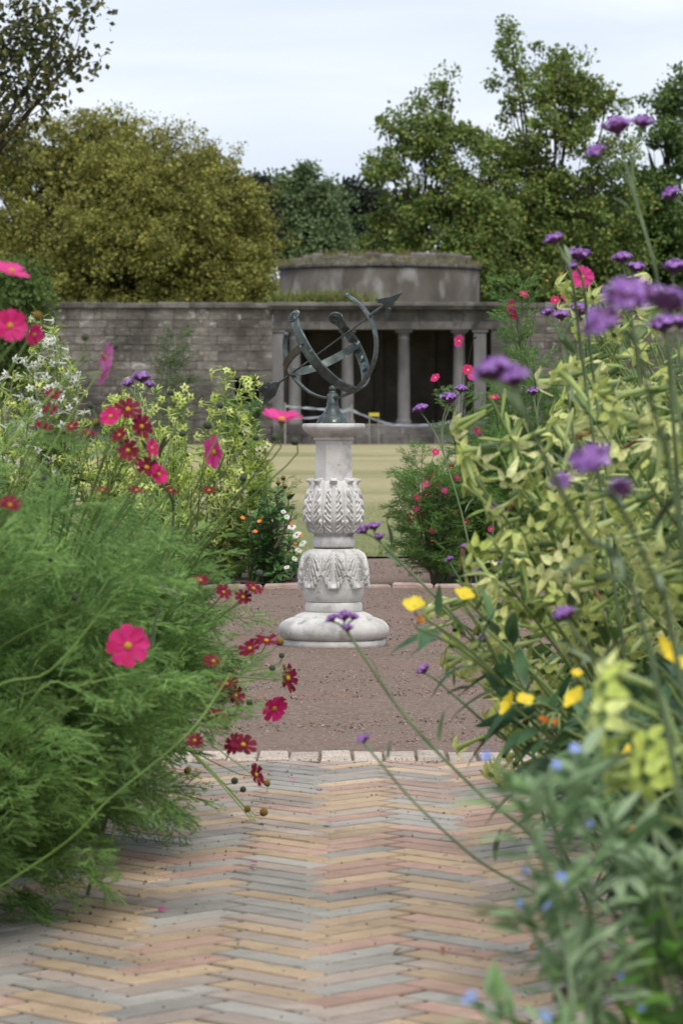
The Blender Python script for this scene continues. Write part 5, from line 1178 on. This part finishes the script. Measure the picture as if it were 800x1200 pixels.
# ------------------------------------------------------------------ evening primrose
mb = MB()
for k in range(4): petal_grid(mb, k, 4, .06, 1.0, .62, .55, notch=.16, wave=.03, seed=9)
lathe(mb, [(.05, -.9), (.07, -.2), (.14, .0), (.05, .06)], (0, 0, 0), 6, 1); PRIM = mb.mesh('flower', [M['primrose'], M['calyx']])
mb = MB()
for k in range(4): petal_grid(mb, k, 4, .06, 1.0, .35, 1.15, notch=.1, seed=12)
lathe(mb, [(.05, -.9), (.08, -.2), (.2, .0)], (0, 0, 0), 6, 1); PRIM2 = mb.mesh('faded_flower', [M['primrose_old'], M['calyx']])
def primrose(label, bx, by, tips, nleaf, fl, faded=(), leaf='primrose_leaf', lsize=(.05, .11), name='evening_primrose', cat='primrose', tm=LANCE):
    t = thing(name, label, cat, (bx, by, 0)); mb = MB(); S_ = grow_stems(mb, (bx, by, 0), tips, .005, .002); part('stems', mb, M['nico_stem'], t)
    mb = MB(); leaves_on(mb, S_, nleaf, tm, lsize, t0=.08, up=.4); part('foliage', mb, M[leaf], t, kind='stuff')
    for lst, me in ((fl, PRIM), (faded, PRIM2)):
        for px, py, D, s in lst:
            D -= .45; s *= 1.12; F = at(px, py, D); a = min(S_, key=lambda q: (q[6] - F).length)[5]; r_ = s * D / FPX / 2; n_ = Vector((rng.normal() * .5, -.45, .6)).normalized()
            mb = MB(); tube(mb, bez(a, a.lerp(F, .5) + Vector((0, 0, .02)), F - n_ * r_ * .8, 6), np.linspace(.0028, .0018, 6), 5); part('flower_stalk', mb, M['nico_stem'], t)
            obj('flower' if me is PRIM else 'faded_flower', me, t, orient(n_, rng.uniform(0, 6), r_, F - t.location))
    return t
primrose('evening primrose with yellow and orange flowers nearest the gravel', .62, 5.7, [at(*p) for p in ((495, 720, 5.6), (540, 712, 5.7), (530, 760, 5.6), (580, 790, 5.7), (600, 840, 5.6), (560, 800, 5.6), (640, 850, 5.6), (615, 870, 5.6))], 110,
    [(485, 711, 5.5, 26), (543, 699, 5.7, 24), (598, 826, 5.6, 30), (614, 822, 5.6, 22)], [(490, 730, 5.5, 18), (640, 848, 5.6, 18), (652, 850, 5.6, 17), (634, 846, 5.6, 16)])
primrose('dark-leaved evening primrose with the largest yellow flowers at the right edge', .60, 4.7, [at(*p) for p in ((675, 840, 4.7), (745, 890, 4.6), (775, 790, 4.6), (720, 850, 4.7), (700, 900, 4.6), (780, 930, 4.6), (800, 880, 4.6), (760, 840, 4.6), (660, 920, 4.7), (720, 960, 4.6), (790, 980, 4.6), (640, 900, 4.8))], 300,
    [(777, 766, 4.5, 38), (675, 820, 4.7, 30), (744, 885, 4.55, 32), (797, 780, 4.5, 24), (675, 790, 4.8, 14), (799, 1005, 4.4, 18)], [(718, 836, 4.6, 18), (752, 806, 4.6, 14), (760, 942, 4.5, 14), (738, 972, 4.5, 10)])
primrose('dark leafy plant filling the right bed behind the evening primrose', .80, 5.3, region([(620, 820), (815, 760), (815, 1000), (680, 1000)], 18, 5.0, 5.7), 330, [], name='leafy_plant', cat='plant', lsize=(.05, .10), tm=OVATE)
primrose('dark leafy plant under the lime tobacco flowers, right bed', .90, 7.4, region([(600, 700), (815, 560), (815, 860), (640, 860)], 20, 7.1, 7.8), 380, [], name='leafy_plant', cat='plant', lsize=(.05, .10), tm=OVATE)
primrose('leafy green plant at the back of the right bed', 1.0, 8.3, region([(590, 640), (690, 500), (815, 480), (815, 800), (610, 800)], 20, 7.9, 8.7), 420, [], name='leafy_plant', cat='plant', leaf='nico_leaf', lsize=(.05, .11), tm=OVATE)
primrose('bright green leafy plant close by in the lower right corner', .34, 3.3, [at(*p) for p in ((770, 1040, 3.2), (790, 1000, 3.3), (740, 1090, 3.2), (800, 1080, 3.2), (770, 1130, 3.1), (720, 1150, 3.2), (800, 1160, 3.1), (690, 1120, 3.3), (745, 1030, 3.4))], 130, [], name='leafy_plant', cat='plant', leaf='bright_leaf', lsize=(.025, .045), tm=OVATE)
t = thing('snapdragon', 'dark burgundy flowers on low stems in the lower right corner', 'flower', (.30, 3.5, 0))
tips = [at(*p) for p in ((725, 1085, 3.5), (682, 1180, 3.4), (748, 1150, 3.45), (660, 1170, 3.5))]; mb = MB(); S2 = grow_stems(mb, (.30, 3.5, 0), tips, .003, .002); part('stems', mb, M['nico_stem'], t)
mb = MB()
for k in range(6): petal_grid(mb, k, 6, .05, 1, .5, .7, seed=17)
for k in range(6): petal_grid(mb, k, 6, .05, .8, .5, 1.1, seed=18)
DK = mb.mesh('flower', M['dark_petal'])
for p in tips: obj('flower', DK, t, orient((rng.normal() * .3, -.5, .8), 0, .0115, p - t.location))

# ------------------------------------------------------------------ blurred bugloss close to the camera
mb = MB()
for k in range(5): petal_grid(mb, k, 5, .1, 1, .6, .15, notch=0, seed=21)
BF = mb.mesh('flower', M['bugloss_flower'])
def bugloss(label, stems, flowers, nl=46, ls=(.018, .042)):
    P0 = [[at(*p) for p in s] for s in stems]; b = P0[0][0] + (P0[0][0] - P0[0][1]).normalized() * .1; b = Vector((b.x + .03, b.y, 0))
    t = thing('bugloss', label, 'bugloss', b, 'grey-green bugloss close to the camera'); mb = MB(); SS = []
    for s in P0:
        Q = catmull([b] + s, 6); tube(mb, Q, np.linspace(.0042, .0016, len(Q)), 6); SS.append(Q[5:])
    part('stems', mb, M['bugloss_leaf'], t)
    mb = MB()
    for s in SS: leaves_on(mb, [s], nl, LANCE, ls, t0=.05, up=.5, out=.8)
    part('foliage', mb, M['bugloss_leaf'], t, kind='stuff')
    for px, py, D, s in flowers:
        F = at(px, py, D); a = min((q for S_ in SS for q in S_), key=lambda q: (q - F).length); mb = MB(); tube(mb, [a, a.lerp(F, .5) + Vector((0, 0, .006)), F], [.0016, .0013, .001], 5); part('flower_stalk', mb, M['bugloss_leaf'], t)
        obj('flower', BF, t, orient((rng.normal() * .4, -.7, .5), rng.uniform(0, 6), s * D / FPX / 2, F - t.location))
bugloss('grey-green bugloss leaning left, tallest, with pale blue flowers over the bricks', [[(690, 1180, 3.15), (660, 1080, 3.10), (625, 980, 3.05), (592, 912, 3.05)], [(700, 1170, 3.15), (690, 1050, 3.10), (682, 950, 3.10), (672, 890, 3.10)], [(690, 1140, 3.15), (665, 1030, 3.10), (650, 970, 3.07), (640, 920, 3.05)]],
    [(570, 886, 3.05, 13), (651, 897, 3.07, 13), (673, 877, 3.10, 14), (615, 1019, 3.05, 10), (657, 1028, 3.05, 14), (690, 965, 3.10, 10)], 44, (.02, .048))
bugloss('grey-green bugloss with broad pale leaves at the right edge', [[(760, 1180, 3.25), (740, 1080, 3.25), (720, 1000, 3.20), (700, 945, 3.20)], [(770, 1160, 3.25), (770, 1060, 3.25), (765, 1000, 3.25)], [(770, 1190, 3.25), (795, 1100, 3.25), (800, 1020, 3.25)]],
    [(795, 1118, 3.25, 11), (725, 1140, 3.20, 10), (790, 1098, 3.25, 10)], 34, (.03, .055))
bugloss('short grey-green bugloss low over the bricks at the bottom right', [[(670, 1230, 3.05), (645, 1150, 3.05), (625, 1090, 3.05), (616, 1070, 3.05)], [(680, 1240, 3.05), (668, 1150, 3.05), (655, 1070, 3.05), (648, 1040, 3.05)], [(690, 1240, 3.05), (700, 1160, 3.10), (705, 1100, 3.10)]],
    [(610, 1060, 3.05, 12), (642, 1064, 3.05, 15), (726, 1143, 3.10, 10), (752, 1180, 3.10, 13)], 34, (.02, .046))
bugloss('shortest bugloss shoot at the bottom edge over the bricks', [[(610, 1260, 2.95), (590, 1210, 2.95), (570, 1190, 2.95), (558, 1178, 2.95)], [(640, 1270, 2.95), (640, 1220, 2.95), (638, 1195, 2.95)]],
    [(553, 1167, 2.95, 14), (545, 1172, 2.95, 9), (638, 1190, 2.95, 15)], 24)

# ------------------------------------------------------------------ small things lying about
mb = MB(); petal_grid(mb, 0, 8, .1, 1, .35, .25, seed=3); FPM = {c: None for c in ('mauve', 'crimson', 'pink')}
for c in FPM:
    mb = MB(); petal_grid(mb, 0, 8, .1, 1, .35, .25, seed=3); FPM[c] = mb.mesh('fallen_petal', M['petal_' + c])
def ground_at(px, py):
    d = at(px, py, 1.0) - CAMP; return CAMP + d * ((CAM_H - .008) / -d.z)
for px, py, c, lab in ((348, 915, 'mauve', 'mauve petal on the bricks below the drooping red cosmos'), (390, 966, 'mauve', 'mauve petal fallen on the middle of the brick path'), (376, 927, 'mauve', 'pale mauve petal just in front of the sett edging'), (197, 985, 'mauve', 'mauve petal near the shaded left edge of the path'),
                       (182, 1007, 'crimson', 'dark red petal lying near the left flowers'), (230, 1032, 'mauve', 'mauve petal on the bricks left of centre'), (300, 1011, 'mauve', 'small mauve petal on the bricks by the pale tan row'), (196, 1067, 'pink', 'pink petal nearest the bottom left of the path'), (85, 1054, 'crimson', 'dark red petal in the shade at the far left')):
    p = ground_at(px, py); o = obj('fallen_petal', FPM[c], None, Matrix.Translation(p) @ Matrix.Rotation(rng.uniform(0, 6), 4, 'Z') @ Matrix.Scale(.021, 4), label=lab, category='petal', group='petals fallen on the path')
tv, tf = LANCE
M['dead_leaf'] = leafmat('fallen_leaf', [(.28, .13, .04), (.42, .24, .06), (.16, .09, .04)], trans=.1, mode='object')
mb = MB(); mb.add(tv, tf); DLM = mb.mesh('fallen_leaf', M['dead_leaf'])
for px, py, s, lab in ((610, 1168, .022, 'orange-brown withered flower at the bottom right of the path'), (472, 1115, .03, 'yellow-brown leaf on the bricks right of centre'), (518, 1114, .028, 'yellow leaf just right of the other yellow-brown leaf'), (630, 1108, .045, 'long brown leaf under the right-hand plants'), (560, 1180, .02, 'small brown leaf near the bottom edge'), (585, 1174, .03, 'brown leaf beside the withered orange flower'), (75, 1155, .028, 'brown curled leaf at the left of the path'), (390, 815, .035, 'flat pale leaf on the gravel before the pedestal'), (357, 847, .03, 'small brown leaf on the gravel near the setts'), (300, 800, .02, 'tiny leaf on the gravel by the red cosmos')):
    p = ground_at(px, py); obj('fallen_leaf', DLM, None, Matrix.Translation(p + Vector((0, 0, .006))) @ Matrix.Rotation(rng.uniform(0, 6), 4, 'Z') @ Matrix.Scale(s, 4), label=lab, category='leaf', group='leaves fallen on the ground')
